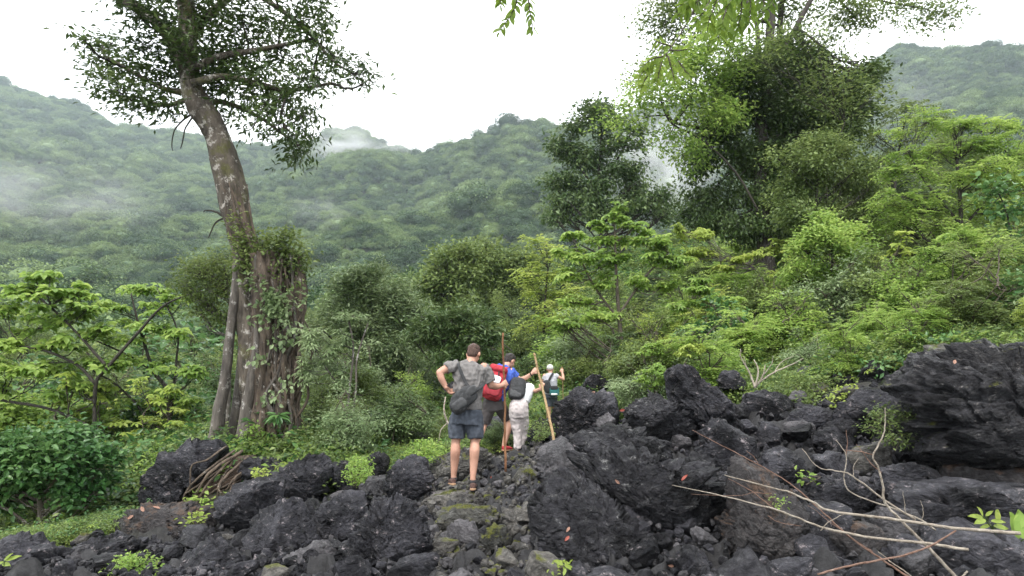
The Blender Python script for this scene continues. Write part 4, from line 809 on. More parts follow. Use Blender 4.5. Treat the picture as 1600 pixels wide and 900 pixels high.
for k, (x, y, w_) in enumerate([(438,640,10),(445,575,6),(455,700,7),(420,520,6),(410,655,6)]):   # peeling bark slabs
    p = P(x, y, HY - .52); V, Fc = ICO[3]; V = facets(V, 40 + k, 6, (.5, .8)) * [w_ / F * HY, .07, w_ * 3.6 / F * HY]; V = craggy(V, .3, 60 + k, 1., None, .25)
    child('bark_slab', nmesh('bark_slab', V + p, Fc), 'bark_fig', root, base)
blobs = [(165,70,34,15),(200,105,46,22),(180,140,40,18),(150,115,20,14),(245,130,46,26),(225,75,36,18),(250,35,44,18),(215,10,40,14),(285,60,34,26),(330,40,44,30),(300,10,50,22),(330,95,44,26),(290,110,30,22),(375,70,44,32),
     (355,130,44,24),(400,120,40,26),(440,90,40,28),(420,40,44,30),(470,30,36,26),(500,20,30,22),(490,60,34,22),(520,95,34,18),(555,118,22,10),(470,125,40,22),(500,125,30,16),(450,160,40,18),(480,175,28,14),(415,175,32,16),(380,165,30,14),
     (445,205,26,12),(468,228,24,24),(462,248,18,14),(475,205,26,18),(130,62,20,8),(560,110,26,14),(575,125,14,8),(200,165,30,12),(260,165,30,14),(320,150,26,14),(375,20,40,22),(240,-30,60,20),(330,-50,70,26),(430,-40,60,26),(500,-30,40,24),(150,90,20,10),(345,180,22,8),(395,200,16,8),(230,170,26,12),(360,100,50,22),(300,80,40,20),(270,100,30,20),(420,140,34,20)]
B3 = []
for b in blobs:
    rx, rz = b[2] / F * HY, b[3] / F * HY; B3.append((P(b[0], b[1], HY + hr.uniform(-1, 1)), np.array([rx, rx * .8, rz])))
tr3 = np.vstack([mainl[int(len(mainl) * .62):]] + lim); trd = np.full(len(tr3), .05)
wood = Mesh(); cm = make_crown(B3, tr3, trd, dict(size=.12, kind='simple', k=6, asp=.36, lai=1.8, spread=1.1, flat=.8, sub=14, near=True), hr, wood)
child('branch_work', wood, 'bark_dark', root, base); child('crown', cm, 'l_hero', root, base)
tw = Mesh()
for pts in ([(300,178,2),(284,190,1.4),(272,205,1),(268,228,.8),(270,236,.5)], [(302,182,1.6),(290,200,1.2),(286,218,1),(282,232,.7)], [(350,338,2.4),(336,330,1.6),(322,328,1),(318,332,.5)], [(352,340,2),(338,348,1.3),(330,362,1),(326,372,.6)]):
    _, tb = stem(pts, 0, 5, 0, 5); tw.add(*tb)
child('dead_twigs', tw, 'bark_dark', root, base)
# climbers on that tree
tree('broadleaf_climber', 'mop of leafy climber on the broken shoulder of the strangler trunk', 'climbing plant', HY - .35, [[(430,470,2),(425,430,2),(425,395,1.5)]],
     [(400,372,26,12),(430,380,30,16),(452,392,24,18),(415,395,26,16),(440,415,24,14),(385,390,14,12),(470,415,10,10),(395,410,14,12),(478,400,8,12),(450,365,16,8),(462,440,10,14),(374,372,10,10),(382,410,12,14),(368,345,8,10),(410,440,14,14)], dict(size=.08, k=6, asp=.5, lai=1.9, broad=True, spread=1.3), 'l_mid2', 'bark_twig')
tree('broadleaf_climber', 'trailing heart-leaved vine hanging down the middle of the strangler trunk', 'climbing plant', HY - .62, [[(432,600,1.4),(430,540,1.3),(432,480,1.2),(428,450,1)]],
     [(420,455,20,10),(438,465,18,10),(425,480,16,9),(430,505,12,12),(448,500,10,14),(438,535,8,12),(410,500,8,12),(455,520,6,16),(445,480,14,10),(462,470,8,16),(405,560,8,12),(452,600,8,10),(425,620,6,12),(400,440,12,10)], dict(size=.085, k=5, asp=.75, lai=1.0, broad=True, spread=1.1), 'l_pale', 'bark_twig')
tree('epiphyte', 'hanging cluster of long dark leaves low on the strangler trunk', 'plant', HY - .78, [[(434,640,.8),(434,650,.7)]],
     [(435,652,8,8)], dict(size=.22, kind='rosette', k=5, asp=.3, lai=3, broad=True), 'l_deep', 'bark_twig')
tree('base_creeper', 'yellow-green creeper climbing the foot of the big tree', 'climbing plant', HY - .75, [[(372,735,1.2),(384,700,1),(388,670,.8)]],
     [(380,715,14,12),(388,690,12,12),(372,700,10,12),(395,672,10,10),(400,700,8,14),(365,725,10,8)], dict(size=.055, k=6, asp=.6, lai=1.9, broad=True), 'l_bright', 'bark_twig')
# ------------------------------------------------------------------ exposed roots over the soil bank below the big tree
def mound(name, label, poly, Y, th, seed, m):
    o = outline_rock(label, poly, Y, th, seed, m, 5, .5, 3, None, name); o['category'] = 'soil bank'; return o
M['litter'] = rockmat('leaf_litter', (.05, .035, .028), (.13, .09, .065), (.28, .22, .17), .6, litter=.5)
mound('soil_bank', 'brown bank of soil and leaf litter under the exposed roots of the big tree', [(262,800),(290,765),(315,730),(340,712),(390,716),(378,752),(344,776),(322,800),(290,815)], 9.9, .5, 900, 'litter')
rootset = empty('exposed_roots', P(320, 780, 9.4), 'tangle of bare roots crossing the soil bank beside the smooth slab', 'roots')
ROOTL = [[(360,712,4),(330,735,4),(300,770,3),(268,800,2)],[(345,712,3),(305,745,3),(278,770,2.6),(262,812,2)],[(372,722,3.5),(352,748,3),(338,780,2.4),(325,800,2)],[(350,716,3),(322,756,2.6),(300,790,2)],[(385,730,3),(362,756,2.4),(330,768,2),(282,804,1.6)],
         [(330,705,2.4),(318,720,2.2),(290,728,2),(286,770,1.6)],[(352,752,2),(325,765,2),(296,782,1.6),(270,796,1.4)],[(358,760,2),(332,776,1.8),(300,800,1.5)],[(340,730,2.4),(342,760,2),(352,776,1.6)],[(365,735,2.6),(368,760,2.2),(360,775,1.8)],
        [(345,725,2),(300,760,2),(275,775,1.5),(290,790,1.2)],[(376,738,3),(372,750,2.6),(356,766,2)]]
for k, pts in enumerate(ROOTL):
    p = np.array([P(a[0] * .8 + 68, a[1], 9.2) for a in pts]); p[0, 1] += .5
    l_ = smoothline(p, 8, .004, hr); tb = tube(l_, np.interp(np.linspace(0, 1, len(l_)), np.linspace(0, 1, len(pts)), [a[2] for a in pts]) / F * 9.4 * .62, 7, True, .08)
    child('root', nmesh('root', *tb), ('root', 'bark_fig', 'root')[k % 3], rootset, P(320, 780, 9.4), True)
# ------------------------------------------------------------------ shrubs: prototypes with stems and crown, then one object each
def proto(kind, size, k, asp, lai, nb, seed, flat=.6, broad=False, tall=1.):
    r = np.random.default_rng(seed); wood = Mesh(); tl = []
    for _ in range(3):
        p = smoothline([(0, 0, -.08), (r.normal() * .07, r.normal() * .07, .3 * tall), (r.normal() * .2, r.normal() * .2, .75 * tall)], 5); wood.add(*tube(p, np.linspace(.018, .006, len(p)), 5)); tl.append(p)
    t3 = np.vstack(tl); B = []
    for _ in range(nb * 2):
        a, h = r.uniform(0, 6.3), r.uniform(.22, .9) ; q_ = r.uniform(.05, .42) * (1.15 - abs(h - .5)); rd = r.uniform(.07, .20)
        B.append((np.array([math.cos(a) * q_, math.sin(a) * q_, h * tall]), np.array([rd * 1.15, rd * 1.15, rd * flat])))
    for _ in range(4): a = r.uniform(0, 6.3); B.append((np.array([math.cos(a) * .22, math.sin(a) * .22, r.uniform(.95, 1.25) * tall]), np.array([.07, .07, r.uniform(.08, .16)])))
    cm = make_crown(B, t3, np.full(len(t3), .02), dict(size=size, kind=kind, k=k, asp=asp, lai=lai, broad=broad, spread=1.3, sub=5), r, wood)
    return wood.build('stem'), cm.build('foliage')
SP = [('mid green small-leaved shrub', 'l_mid', proto('simple', .05, 8, .5, 2.6, 11, 1)), ('olive green bushy shrub', 'l_mid2', proto('simple', .045, 9, .45, 2.7, 12, 2)), ('dark leafy shrub', 'l_dark', proto('simple', .06, 8, .33, 2.7, 12, 3)),
      ('bright green shrub', 'l_bright', proto('simple', .055, 7, .5, 2.4, 10, 4)), ('feathery bright shrub', 'l_bright', proto('pinnate', .055, 10, .42, 2.2, 11, 5, .4)), ('feathery mid green shrub', 'l_mid', proto('pinnate', .05, 10, .42, 2.3, 12, 6, .4)),
      ('umbrella-leaved sapling', 'l_bright', proto('rosette', .10, 7, .5, 1.7, 9, 7, .35, True)), ('yellow-green sapling', 'l_lime', proto('rosette', .085, 7, .5, 1.7, 9, 8, .35, True)), ('round-leaved deep green shrub', 'l_deep', proto('simple', .08, 6, .8, 2., 10, 9, .7, True)),
      ('pale green shrub', 'l_pale', proto('simple', .055, 7, .4, 2., 10, 10)), ('dark drooping-leaved shrub', 'l_dark', proto('rosette', .10, 9, .22, 2.2, 11, 11, .6)), ('yellowish feathery shrub', 'l_lime', proto('pinnate', .05, 10, .42, 2., 10, 12, .4)),
      ('greyish green bushy shrub', 'l_grey', proto('simple', .05, 8, .5, 2.6, 12, 13))]
masters = []
for d_, m_, (a, b) in SP:
    a.materials.append(M['bark_twig']); b.materials.append(M[m_]); masters.append((a, b))
fine = []
for k, (kd, sz, mt) in enumerate([('simple', .032, 'l_mid'), ('simple', .03, 'l_mid2'), ('simple', .035, 'l_dark'), ('pinnate', .03, 'l_mid'), ('simple', .034, 'l_grey'), ('pinnate', .03, 'l_bright'), ('rosette', .055, 'l_bright')]):
    a, b = proto(kd, sz, 10 if kd == 'pinnate' else 8, .48, 3., 15, 30 + k, .6); a.materials.append(M['bark_dark']); b.materials.append(M[mt]); fine.append((a, b, {'l_mid': 'mid green', 'l_mid2': 'olive green', 'l_dark': 'dark', 'l_grey': 'greyish green', 'l_bright': 'bright green'}[mt], {'simple': 'dense young tree', 'pinnate': 'feathery young tree', 'rosette': 'umbrella-leaved young tree'}[kd]))
def top_row(px): return np.interp(px, [-100, 0, 150, 330, 480, 650, 700, 880, 1000, 1060, 1200, 1270, 1350, 1450, 1600, 1800], [520, 520, 545, 540, 480, 470, 430, 425, 440, 400, 350, 330, 260, 215, 205, 190])
LAND2 = [("the left edge", 0, 620), ("the dark glossy tree", 70, 740), ("the yellow-green airy tree", 250, 560), ("the big tree's roots", 320, 700), ("the big tree's trunk", 420, 560), ("the twin-stemmed tree", 545, 610), ("the rocks left of the walkers", 610, 720), ("the dark bushy tree", 590, 500), ("the domed dark tree", 715, 520),
         ("the grey shirted man", 725, 620), ("the olive round tree", 705, 420), ("the man in blue", 790, 580), ("the last walker", 862, 590), ("the bright umbrella tree", 960, 400), ("the rounded boulder", 930, 600), ("the vivid bush", 1022, 585), ("the low layered tree", 1100, 480), ("the leaning slab's tip", 1072, 560),
         ("the giant tree's foot", 1200, 450), ("the green creeper among the rocks", 1260, 590), ("the domed bright bush", 1300, 400), ("the bushy tree", 1290, 280), ("the flat topped block", 1385, 565), ("the huge layered boulder", 1510, 520), ("the right edge", 1600, 440), ("the upper right feathery tree", 1500, 280)]
sr = np.random.default_rng(55); cand = []
for _ in range(60000):
    if len(cand) >= 285: break
    px = sr.uniform(-60, 1680); Y = 8.5 * (46 / 8.5) ** sr.uniform(0, 1); x = (px - CX) / F * Y
    if rocky(np.array([x]), np.array([Y]))[0] > .25: continue
    z = Hs(x, Y); lim_ = CZ - (top_row(px) - CY) / F * Y - z
    cap = .30 + .085 * Y if px > 1000 else .2 + .11 * Y if px < 480 else .16 + .085 * Y
    if 560 < px < 905 and Y < 18: cap = min(cap, .62 if px > 660 else 1.1)
    if 660 < px < 905 and Y < 12: cap = min(cap, .4)
    if px < 480 and Y < 13.5: cap = min(cap, .5)
    if 480 <= px < 660 and Y < 13.5: cap = min(cap, .95)
    if 805 < px < 935 and Y < 16.3: continue
    s = min(lim_ * sr.uniform(.6, 1.), cap * sr.uniform(.6, 1.25))
    if s < .25: continue
    if (Y < 10.9 and 190 < px < 500) or (px < 190 and Y < 10.3): continue
    if any((x - a[0]) ** 2 + (Y - a[1]) ** 2 < ((s + a[2]) * .30) ** 2 for a in cand): continue
    cand.append((x, Y, s, z, px))
labs = {}
for x, Y, s, z, px in cand:
    py = CY - (z + s * .5 - CZ) / Y * F
    if Y < 24:
        if px > 1030: pk = sr.choice([3, 4, 5, 6, 7, 8, 0, 11, 9], p=[.16, .2, .14, .06, .06, .1, .12, .1, .06])
        elif px < 360: pk = sr.choice([3, 0, 5, 8, 7, 2, 6, 1], p=[.2, .16, .14, .14, .08, .1, .08, .1])
        else: pk = sr.choice([0, 1, 2, 10, 9, 3, 12, 5, 11], p=[.2, .14, .08, .1, .12, .14, .1, .09, .03])
        d_, m_, _ = SP[pk]; a, b = masters[pk]; nm, ct = 'shrub', 'shrub'
    else:
        pk = sr.integers(7) if px > 850 else sr.choice([0, 1, 2, 3, 4], p=[.25, .28, .15, .17, .15]); a, b, c_, t_ = fine[pk]; d_ = c_ + ' ' + t_; nm, ct = 'young_tree', 'tree'
    dd = sorted(LAND2, key=lambda l: math.hypot(px - l[1], py - l[2]))[:2]; dx, dy = px - dd[0][1], py - dd[0][2]
    side = ('right of' if dx > 0 else 'left of') if abs(dx) > abs(dy) else ('below' if dy > 0 else 'above')
    rt = empty(nm, (x, Y, z)); rt.scale = (s * sr.uniform(.95, 1.3),) * 2 + (s,); rt.rotation_euler = (0, 0, sr.uniform(0, 6.3))
    link('stem', a, None, rt); link('foliage', b, None, rt)
    props(rt, None, ct, 'shrubs and young trees of the thicket'); labs.setdefault(f"{d_} {side} {dd[0][0]}", []).append((Y, s, rt, dd[1][0]))
for l_, v in labs.items():
    v.sort(key=lambda t: t[0])
    if len(v) == 1: v[0][2]['label'] = l_
    else:
        for k, (_, s, rt, sec) in enumerate(v):
            nth = 'nearest ' if k == 0 else 'farthest ' if k == len(v) - 1 else ('second nearest ' if k == 1 else 'third nearest ' if k == 2 else 'fourth nearest ')
            rt['label'] = nth + l_
print('shrubs', len(cand))
# ------------------------------------------------------------------ undergrowth and ground cover, past counting
cov = bpy.data.collections.new('cover_plants'); cr_ = np.random.default_rng(8)
def sprig(seed, kind, size, n, mt, h):
    r = np.random.default_rng(seed); t = r.normal(size=(n, 3)) * [.3, .3, .0] + [0, 0, 0]; t[:, 2] = r.uniform(.05, h, n)
    o = bpy.data.objects.new('sprig', (lambda m_: (m_.add(*foliage(t, unit(t * [1, 1, .3] + 1e-3), kind, size, r, 6 if kind != 'pinnate' else 10, .5, 1., .5)), m_.build('sprig'))[1])(Mesh())); o.data.materials.append(M[mt]); cov.objects.link(o)
def grass(seed, mt, n=70, h=.55):
    r = np.random.default_rng(seed); p = r.normal(size=(n, 3)) * [.07, .07, 0]; a = r.uniform(0, 6.3, n); lean = r.uniform(.1, .8, n)
    m_ = Mesh()
    V = []; Fc = []
    for i in range(n):
        d = np.array([math.cos(a[i]), math.sin(a[i]), 0]); sd = np.array([-d[1], d[0], 0]) * .008; hh = h * r.uniform(.6, 1.1); b = len(V)
        for t in (0, .5, .85, 1): c = p[i] + d * lean[i] * hh * t * t + np.array([0, 0, hh * (t - .35 * lean[i] * t * t)]); V += [c - sd * (1 - t * .9), c + sd * (1 - t * .9)]
        for j in range(3): Fc += [[b + 2 * j, b + 2 * j + 1, b + 2 * j + 3], [b + 2 * j, b + 2 * j + 3, b + 2 * j + 2]]
    return nmesh('blades', np.array(V), np.array(Fc), r.uniform(0, 1, len(Fc)))
for k, (kd, sz, n, mt, h) in enumerate([('simple', .07, 45, 'l_mid', .4), ('simple', .06, 55, 'l_mid2', .35), ('simple', .07, 45, 'l_bright', .35), ('pinnate', .06, 18, 'l_bright', .4), ('simple', .1, 30, 'l_deep', .4), ('pinnate', .06, 18, 'l_mid', .45), ('simple', .07, 45, 'l_dark', .4), ('rosette', .1, 14, 'l_lime', .35)]):
    sprig(60 + k, kd, sz, n, mt, h)
o = bpy.data.objects.new('tuft', grass(5, 'l_mid2')); o.data.materials.append(M['l_mid2']); cov.objects.link(o)
n = 30000; px = cr_.uniform(-150, 1750, n); Y = 6.5 * (60 / 6.5) ** cr_.uniform(0, 1, n); x = (px - CX) / F * Y; rk_ = rocky(x, Y)
keep = (rk_ < cr_.uniform(0, .3, n)) & ~((Y < 10.7) & (px > 190) & (px < 500)); x, Y, px = x[keep], Y[keep], px[keep]; z = H(x, Y)
s_ = cr_.uniform(.5, 1.3, len(x)) * (.35 + .045 * Y) * np.where((px < 520) & (Y < 18), 1.5, 1); s_ = np.where((px > 810) & (px < 920) & (Y < 16.3), np.minimum(s_, .35), s_); s_ = np.where((px < 200) & (Y < 9.8), np.minimum(s_, .5), s_); s_ = np.where((px > 560) & (px < 905) & (Y < 16), np.minimum(s_, .6), s_)
rt_ = np.c_[cr_.normal(size=(len(x), 2)) * .15, cr_.uniform(0, 6.3, len(x))]
gn_scatter('undergrowth', np.c_[x, Y, z], s_, rt_, cov, cr_.integers(0, 9, len(x)))
print('cover', len(x))
# named plants and creepers on and by the rocks
def patch(label, poly, Y, mt, size, n, kind='simple', name='creeper', zoff=0, th=.35, asp=.6):
    r = np.random.default_rng(int(abs(poly[0][0]) * 7 + n)); p = np.array(poly, float); lo, hi = p.min(0), p.max(0); T = []
    Rr = outline_radius((p - (lo + hi) / 2) * [1, -1]); c = (lo + hi) / 2
    a = r.uniform(-math.pi, math.pi, n); q_ = np.sqrt(r.uniform(0, 1, n)) * np.interp(a, _th, Rr)
    X_, Y_ = c[0] + np.cos(a) * q_, c[1] - np.sin(a) * q_
    T = np.array([P(u, v, Y + (c[1] - v) / F * Y * 1.4 + r.uniform(-th, th)) for u, v in zip(X_, Y_)])
    out = unit(r.normal(size=(n, 3)) * [1, .6, .5] + [0, -.5, .4]); b = P(c[0], hi[1], Y); rt = empty(name, b, label, 'creeper' if name == 'creeper' else 'plant')
    m_ = Mesh(); m_.add(*foliage(T, out, kind, size, r, 6, .7, 1., asp, True)); child('foliage', m_, mt, rt, b)
    w_ = Mesh()
    for i in range(0, n, max(1, n // 14)):
        l_ = smoothline([b + r.normal(size=3) * .04, (b + T[i]) / 2 + r.normal(size=3) * .05, T[i]], 5); w_.add(*tube(l_, np.linspace(.007, .002, len(l_)), 4))
    child('stem', w_, 'bark_twig', rt, b); return rt
patch('green creeper sprawling over the rocks between the leaning slab and the flat topped block', [(1180,612),(1230,585),(1290,590),(1340,612),(1330,630),(1270,632),(1200,622)], 9.9, 'l_mid', .05, 260)
patch('lime green tuft at the right end of the rock creeper', [(1290,620),(1330,600),(1345,620),(1325,638),(1300,640)], 9.3, 'l_lime', .05, 80)
patch('light green creeper patch on the rocks in the bottom left', [(150,900),(180,872),(230,868),(260,890),(235,905),(170,910)], 5.8, 'l_bright', .035, 230)
patch('leafy green clump spilling onto the rocks right of the twin-stemmed tree', [(540,730),(556,715),(575,718),(580,742),(560,756),(540,748)], 8.5, 'l_bright', .045, 110)
patch('bright green clump left of the grey shirted man between the rocks', [(628,712),(650,690),(690,690),(700,706),(680,718),(640,720)], 9.6, 'l_bright', .05, 130)
patch('leafy weeds beside the long bamboo stick in front of the last walker', [(826,668),(846,650),(862,660),(860,682),(836,686)], 10.3, 'l_mid', .05, 60)
patch('small green plant on the soil bank below the exposed roots', [(296,788),(310,768),(330,772),(330,790),(310,800)], 9.0, 'l_bright', .09, 9, asp=.8, th=.1)
patch('yellow-green sprig on the grey block at the left of the slope', [(292,812),(306,800),(318,808),(308,820)], 7.2, 'l_lime', .05, 12, th=.08)
patch('sprig of pale leaves on the jagged boulder below the big tree', [(398,748),(408,732),(418,738),(412,752)], 8.2, 'l_lime', .05, 12, th=.08)
patch('two lone leaves of a seedling in the gap under the branches', [(1248,752),(1258,740),(1272,742),(1266,752)], 6.2, 'l_bright', .06, 4, th=.05)
patch('tiny seedling on the boulder under the pointed stone', [(864,886),(876,878),(892,884),(886,900),(868,898)], 4.6, 'l_lime', .035, 10, th=.05)
patch('seedling with fresh leaves under the thin fallen branch', [(1205,788),(1214,775),(1224,782),(1218,796)], 4.9, 'l_bright', .03, 6, th=.04)
gb = P(600, 712, 11.6)
for (gx, gy, gY, s, lb) in ((596,708,11.4,1.25,'tall clump of arching grass right of the twin-stemmed tree'), (622,704,11.8,1.0,'smaller grass clump right of the tall one'), (570,714,11.0,.9,'grass tuft at the foot of the twin-stemmed tree')):
    b = P(gx, gy, gY); rt = empty('grass_clump', b, lb, 'grass'); gm = grass(int(gx), 'l_mid2', 130, .6); gm.materials.append(M['l_mid2']); g_ = link('blades', gm, None, rt); rt.scale = (s, s, s); rt['group'] = 'grass clumps at the edge of the rocks'
# ------------------------------------------------------------------ people
M['skin'] = plain('skin', (.50, .27, .19), .55, .12, 12, .15, 90)
M['skin_pale'] = plain('skin_fair', (.55, .31, .22), .55, .12, 12, .15, 90)
def fabric(name, col, var=.18, rough=.85, bump=.5, col2=None): return plain(name, col, rough, var, 14, bump, 16, 0., col2)
for k_, c_ in dict(shirt_grey=(.165,.155,.15), shorts_slate=(.062,.072,.092), bag_dark=(.035,.036,.038), bag_dark2=(.055,.056,.058), hair_brown=(.07,.036,.024), hair_dark=(.02,.014,.012), shoe_brown=(.10,.055,.045), sole_tan=(.36,.22,.13), sock=(.03,.028,.03),
                   shirt_blue=(.045,.10,.42), shorts_dark=(.060,.052,.052), pack_red=(.42,.030,.045), pack_red2=(.26,.02,.03), white=(.72,.70,.70), pants_light=(.52,.46,.45), pack_black=(.028,.029,.031), shirt_white=(.66,.68,.68), shirt_pale=(.42,.42,.45),
                   teal=(.035,.17,.17), shoe_red=(.42,.04,.05), shoe_grey=(.15,.14,.14), black=(.015,.015,.016), lilac=(.35,.33,.60), cap_white=(.62,.60,.58), lip=(.33,.12,.10)).items(): M[k_] = fabric(k_, c_)
M['hair_brown'] = plain('hair_brown', (.075, .04, .028), .6, .4, 60, .8, 140); M['hair_dark'] = plain('hair_dark', (.022, .016, .014), .55, .4, 60, .8, 140)
def sph(c, rad, R=None, sub=3, e=1.):
    V, Fc = ICO[sub]; V = unit(V)
    if e != 1: V = np.sign(V) * np.abs(V) ** e
    V = V * np.asarray(rad)
    if R is not None: V = V @ np.asarray(R).T
    return V + np.asarray(c), Fc
def limb(pts, rads, k=14, n=6, ends=True):
    """tapered limb through the joints, rounded at both ends"""
    p = smoothline(np.array(pts), n); r_ = np.interp(np.linspace(0, 1, len(p)), np.linspace(0, 1, len(rads)), rads)
    out = [tube(p, r_, k)]
    if ends: out += [sph(p[0], [r_[0]] * 3, sub=2), sph(p[-1], [r_[-1]] * 3, sub=2)]
    return out
def loft(secs, axis=(1, 0, 0), k=24):
    """sections (centre, half width, half depth) stacked along the body"""
    C_ = np.array([s[0] for s in secs], float); t_ = np.linspace(0, 1, len(secs)); T = np.linspace(0, 1, (len(secs) - 1) * 5 + 1)
    C_ = smoothline(C_, 5); hw = np.interp(T, t_, [s[1] for s in secs]); hd = np.interp(T, t_, [s[2] for s in secs])
    ax = unit(np.array(axis, float)); tg = unit(np.gradient(C_, axis=0)); dp = unit(np.cross(tg, ax)); la = np.cross(dp, tg); a = np.arange(k) * 2 * np.pi / k
    ca, sa = np.sign(np.cos(a)) * np.abs(np.cos(a)) ** .8, np.sign(np.sin(a)) * np.abs(np.sin(a)) ** .8
    V = C_[:, None] + la[:, None] * (hw[:, None] * ca[None])[..., None] + dp[:, None] * (hd[:, None] * sa[None])[..., None]
    n = len(C_); V = V.reshape(-1, 3); i = np.arange(n - 1)[:, None] * k; j = np.arange(k); jn = (j + 1) % k
    q_ = np.stack([i + j, i + jn, i + k + jn, i + k + j], -1).reshape(-1, 4); tri = np.concatenate([q_[:, [0, 1, 2]], q_[:, [0, 2, 3]]])
    V = np.vstack([V, C_[0], C_[-1]]); c0, c1 = n * k, n * k + 1
    return V, np.vstack([tri, np.stack([np.full(k, c0), jn, j], 1), np.stack([np.full(k, c1), (n - 1) * k + j, (n - 1) * k + jn], 1)])
def skinmesh(name, parts, vox, mt, par, org, smooth=4, disp=0., seed=1):
    """union of the shapes as ONE continuous surface"""
    m_ = Mesh(); [m_.add(*p_) for p_ in parts]; me = m_.build(name); o = bpy.data.objects.new('tmp', me); COL.objects.link(o)
    md = o.modifiers.new('r', 'REMESH'); md.mode = 'VOXEL'; md.voxel_size = vox
    if smooth: ms = o.modifiers.new('s', 'SMOOTH'); ms.factor = .5; ms.iterations = smooth
    dg = bpy.context.evaluated_depsgraph_get(); dg.update(); m2 = bpy.data.meshes.new_from_object(o.evaluated_get(dg)); bpy.data.objects.remove(o)
    n = len(m2.vertices); v = np.empty(n * 3, np.float32); m2.vertices.foreach_get('co', v); v = v.reshape(-1, 3).astype(float)
    if disp:                                                 # cloth folds
        nn = np.empty(n * 3, np.float32); m2.vertices.foreach_get('normal', nn); nn = nn.reshape(-1, 3)
        q_ = v * [9, 9, 5] + seed; f = pn(q_ + np.c_[pn(q_ * .6 + 4), pn(q_ * .6 + 8), pn(q_ * .6)] * 1.2); v = v + nn * ((np.abs(f) * -1.3 + .35) * disp + pn(v * 26 + seed) * disp * .3)[:, None]
    m2.vertices.foreach_set('co', (v - org).astype(np.float32).ravel()); m2.name = name; m2.update()
    return link(name, m2, M[mt], par, smooth=True)
def hand(wrist, dirv, nrm, curl, s=1., side=1, spreadf=.0):
    """palm, four unequal bent fingers and a thumb from the side of the palm"""
    d = unit(np.asarray(dirv, float)); n = np.asarray(nrm, float); n = unit(n - d * (n @ d)); l_ = np.cross(d, n) * side; w_ = np.asarray(wrist, float); out = []
    R = np.c_[d, l_, n]; out.append(sph(w_ + d * .045 * s, np.array([.05, .042, .017]) * s, R, 3, .8)); out += limb([w_ - d * .02 * s, w_ + d * .03 * s], [.026 * s, .028 * s], 10, 3)
    for i, (off, ln) in enumerate([(.033, .066), (.011, .075), (-.011, .070), (-.031, .054)]):
        b = w_ + (d * .085 + l_ * off) * s; pts = [b - d * .02 * s]; dd = d + l_ * spreadf * off * 8; ang = 0; pts.append(b)
        for j, fr_ in enumerate((.45, .32, .26)):
            ang += curl * (.9, 1.05, .8)[j] * (1 + .08 * i); v = unit(dd * math.cos(ang) + n * math.sin(ang)); pts.append(pts[-1] + v * ln * fr_ * s)
        out += limb(pts, [.0105 * s, .0105 * s, .010 * s, .0092 * s, .0075 * s], 8, 2)
    b = w_ + (d * .025 + l_ * .030) * s; out += limb([b, b + (d * .022 + l_ * .026 + n * .008) * s, b + (d * .046 + l_ * (.030 - .02 * curl) + n * .03 * (1 + curl)) * s, b + (d * .064 + l_ * (.020 - .03 * curl) + n * .045 * (1 + curl)) * s], [.016 * s, .0135 * s, .0115 * s, .009 * s], 8, 2)
    return out
def head(c, fwd, up, s=1.):
    f = unit(np.asarray(fwd, float)); u = np.asarray(up, float); u = unit(u - f * (u @ f)); l_ = np.cross(u, f); R = np.c_[l_, f, u]; c = np.asarray(c, float)
    q_ = lambda x, y, z: c + R @ (np.array([x, y, z]) * s)
    body = [sph(q_(0, -.008, .02), np.array([.076, .095, .095]) * s, R), sph(q_(0, .028, -.035), np.array([.060, .066, .075]) * s, R), sph(q_(0, .06, -.088), np.array([.028, .026, .022]) * s, R)]
    body += [*limb([q_(0, .09, .005), q_(0, .106, -.02), q_(0, .112, -.036)], np.array([.009, .013, .016]) * s, 8, 3), sph(q_(0, .086, -.068), np.array([.026, .014, .009]) * s, R), sph(q_(0, .083, .028), np.array([.055, .016, .010]) * s, R)]
    for sg in (-1, 1): body += [sph(q_(sg * .080, -.005, -.012), np.array([.012, .021, .034]) * s, R, 3), sph(q_(sg * .036, .070, -.028), np.array([.022, .02, .018]) * s, R, 2)]
    return body, q_, R
def person(label, base, Y): return empty('person', base, label, 'person')
def finish_head(q_, R, s, par, org, hairmt, hair=True):
    for sg in (-1, 1): child('eye', nmesh('eye', *sph(q_(sg * .031, .083, .004), np.array([.014, .010, .009]) * s, R, 2)), 'black', par, org, True)
    child('mouth', nmesh('mouth', *sph(q_(0, .0985, -.068), np.array([.020, .005, .004]) * s, R, 2)), 'lip', par, org, True)
    if hair: skinmesh('hair', [sph(q_(0, -.022, .040), np.array([.083, .094, .088]) * s, R), sph(q_(0, -.045, .0), np.array([.076, .066, .075]) * s, R), sph(q_(0, -.062, -.03), np.array([.055, .040, .045]) * s, R), sph(q_(0, .045, .078), np.array([.06, .05, .036]) * s, R)], .009, hairmt, par, org, 2, .012, 3)
def shoe(heel, toe, par, org, mt, solemt, s=1., ankle=None):
    heel, toe = np.asarray(heel, float), np.asarray(toe, float); f = unit(toe - heel); L_ = np.linalg.norm(toe - heel); l_ = unit(np.cross(f, [0, 0, 1.])); u = np.cross(l_, f); q_ = lambda a, b, c: heel + f * a * L_ + l_ * b + u * c
    up = [loft([(q_(.02, 0, .05), .030, .035), (q_(.2, 0, .052), .036, .040), (q_(.5, 0, .048), .040, .032), (q_(.78, 0, .038), .044, .024), (q_(.97, 0, .03), .028, .014)], l_)] + limb([q_(.16, 0, .05), q_(.17, 0, .10) if ankle is None else (ankle + q_(.16, 0, .08)) / 2], [.040, .038], 14, 3, False)
    skinmesh('shoe', up, .009 * s, mt, par, org, 2)
    child('sole', nmesh('sole', *loft([(q_(-.03, 0, .012), .026, .014), (q_(.15, 0, .012), .038, .015), (q_(.5, 0, .010), .040, .012), (q_(.78, 0, .010), .048, .012), (q_(1.02, 0, .014), .026, .010)], l_)), solemt, par, org, True)
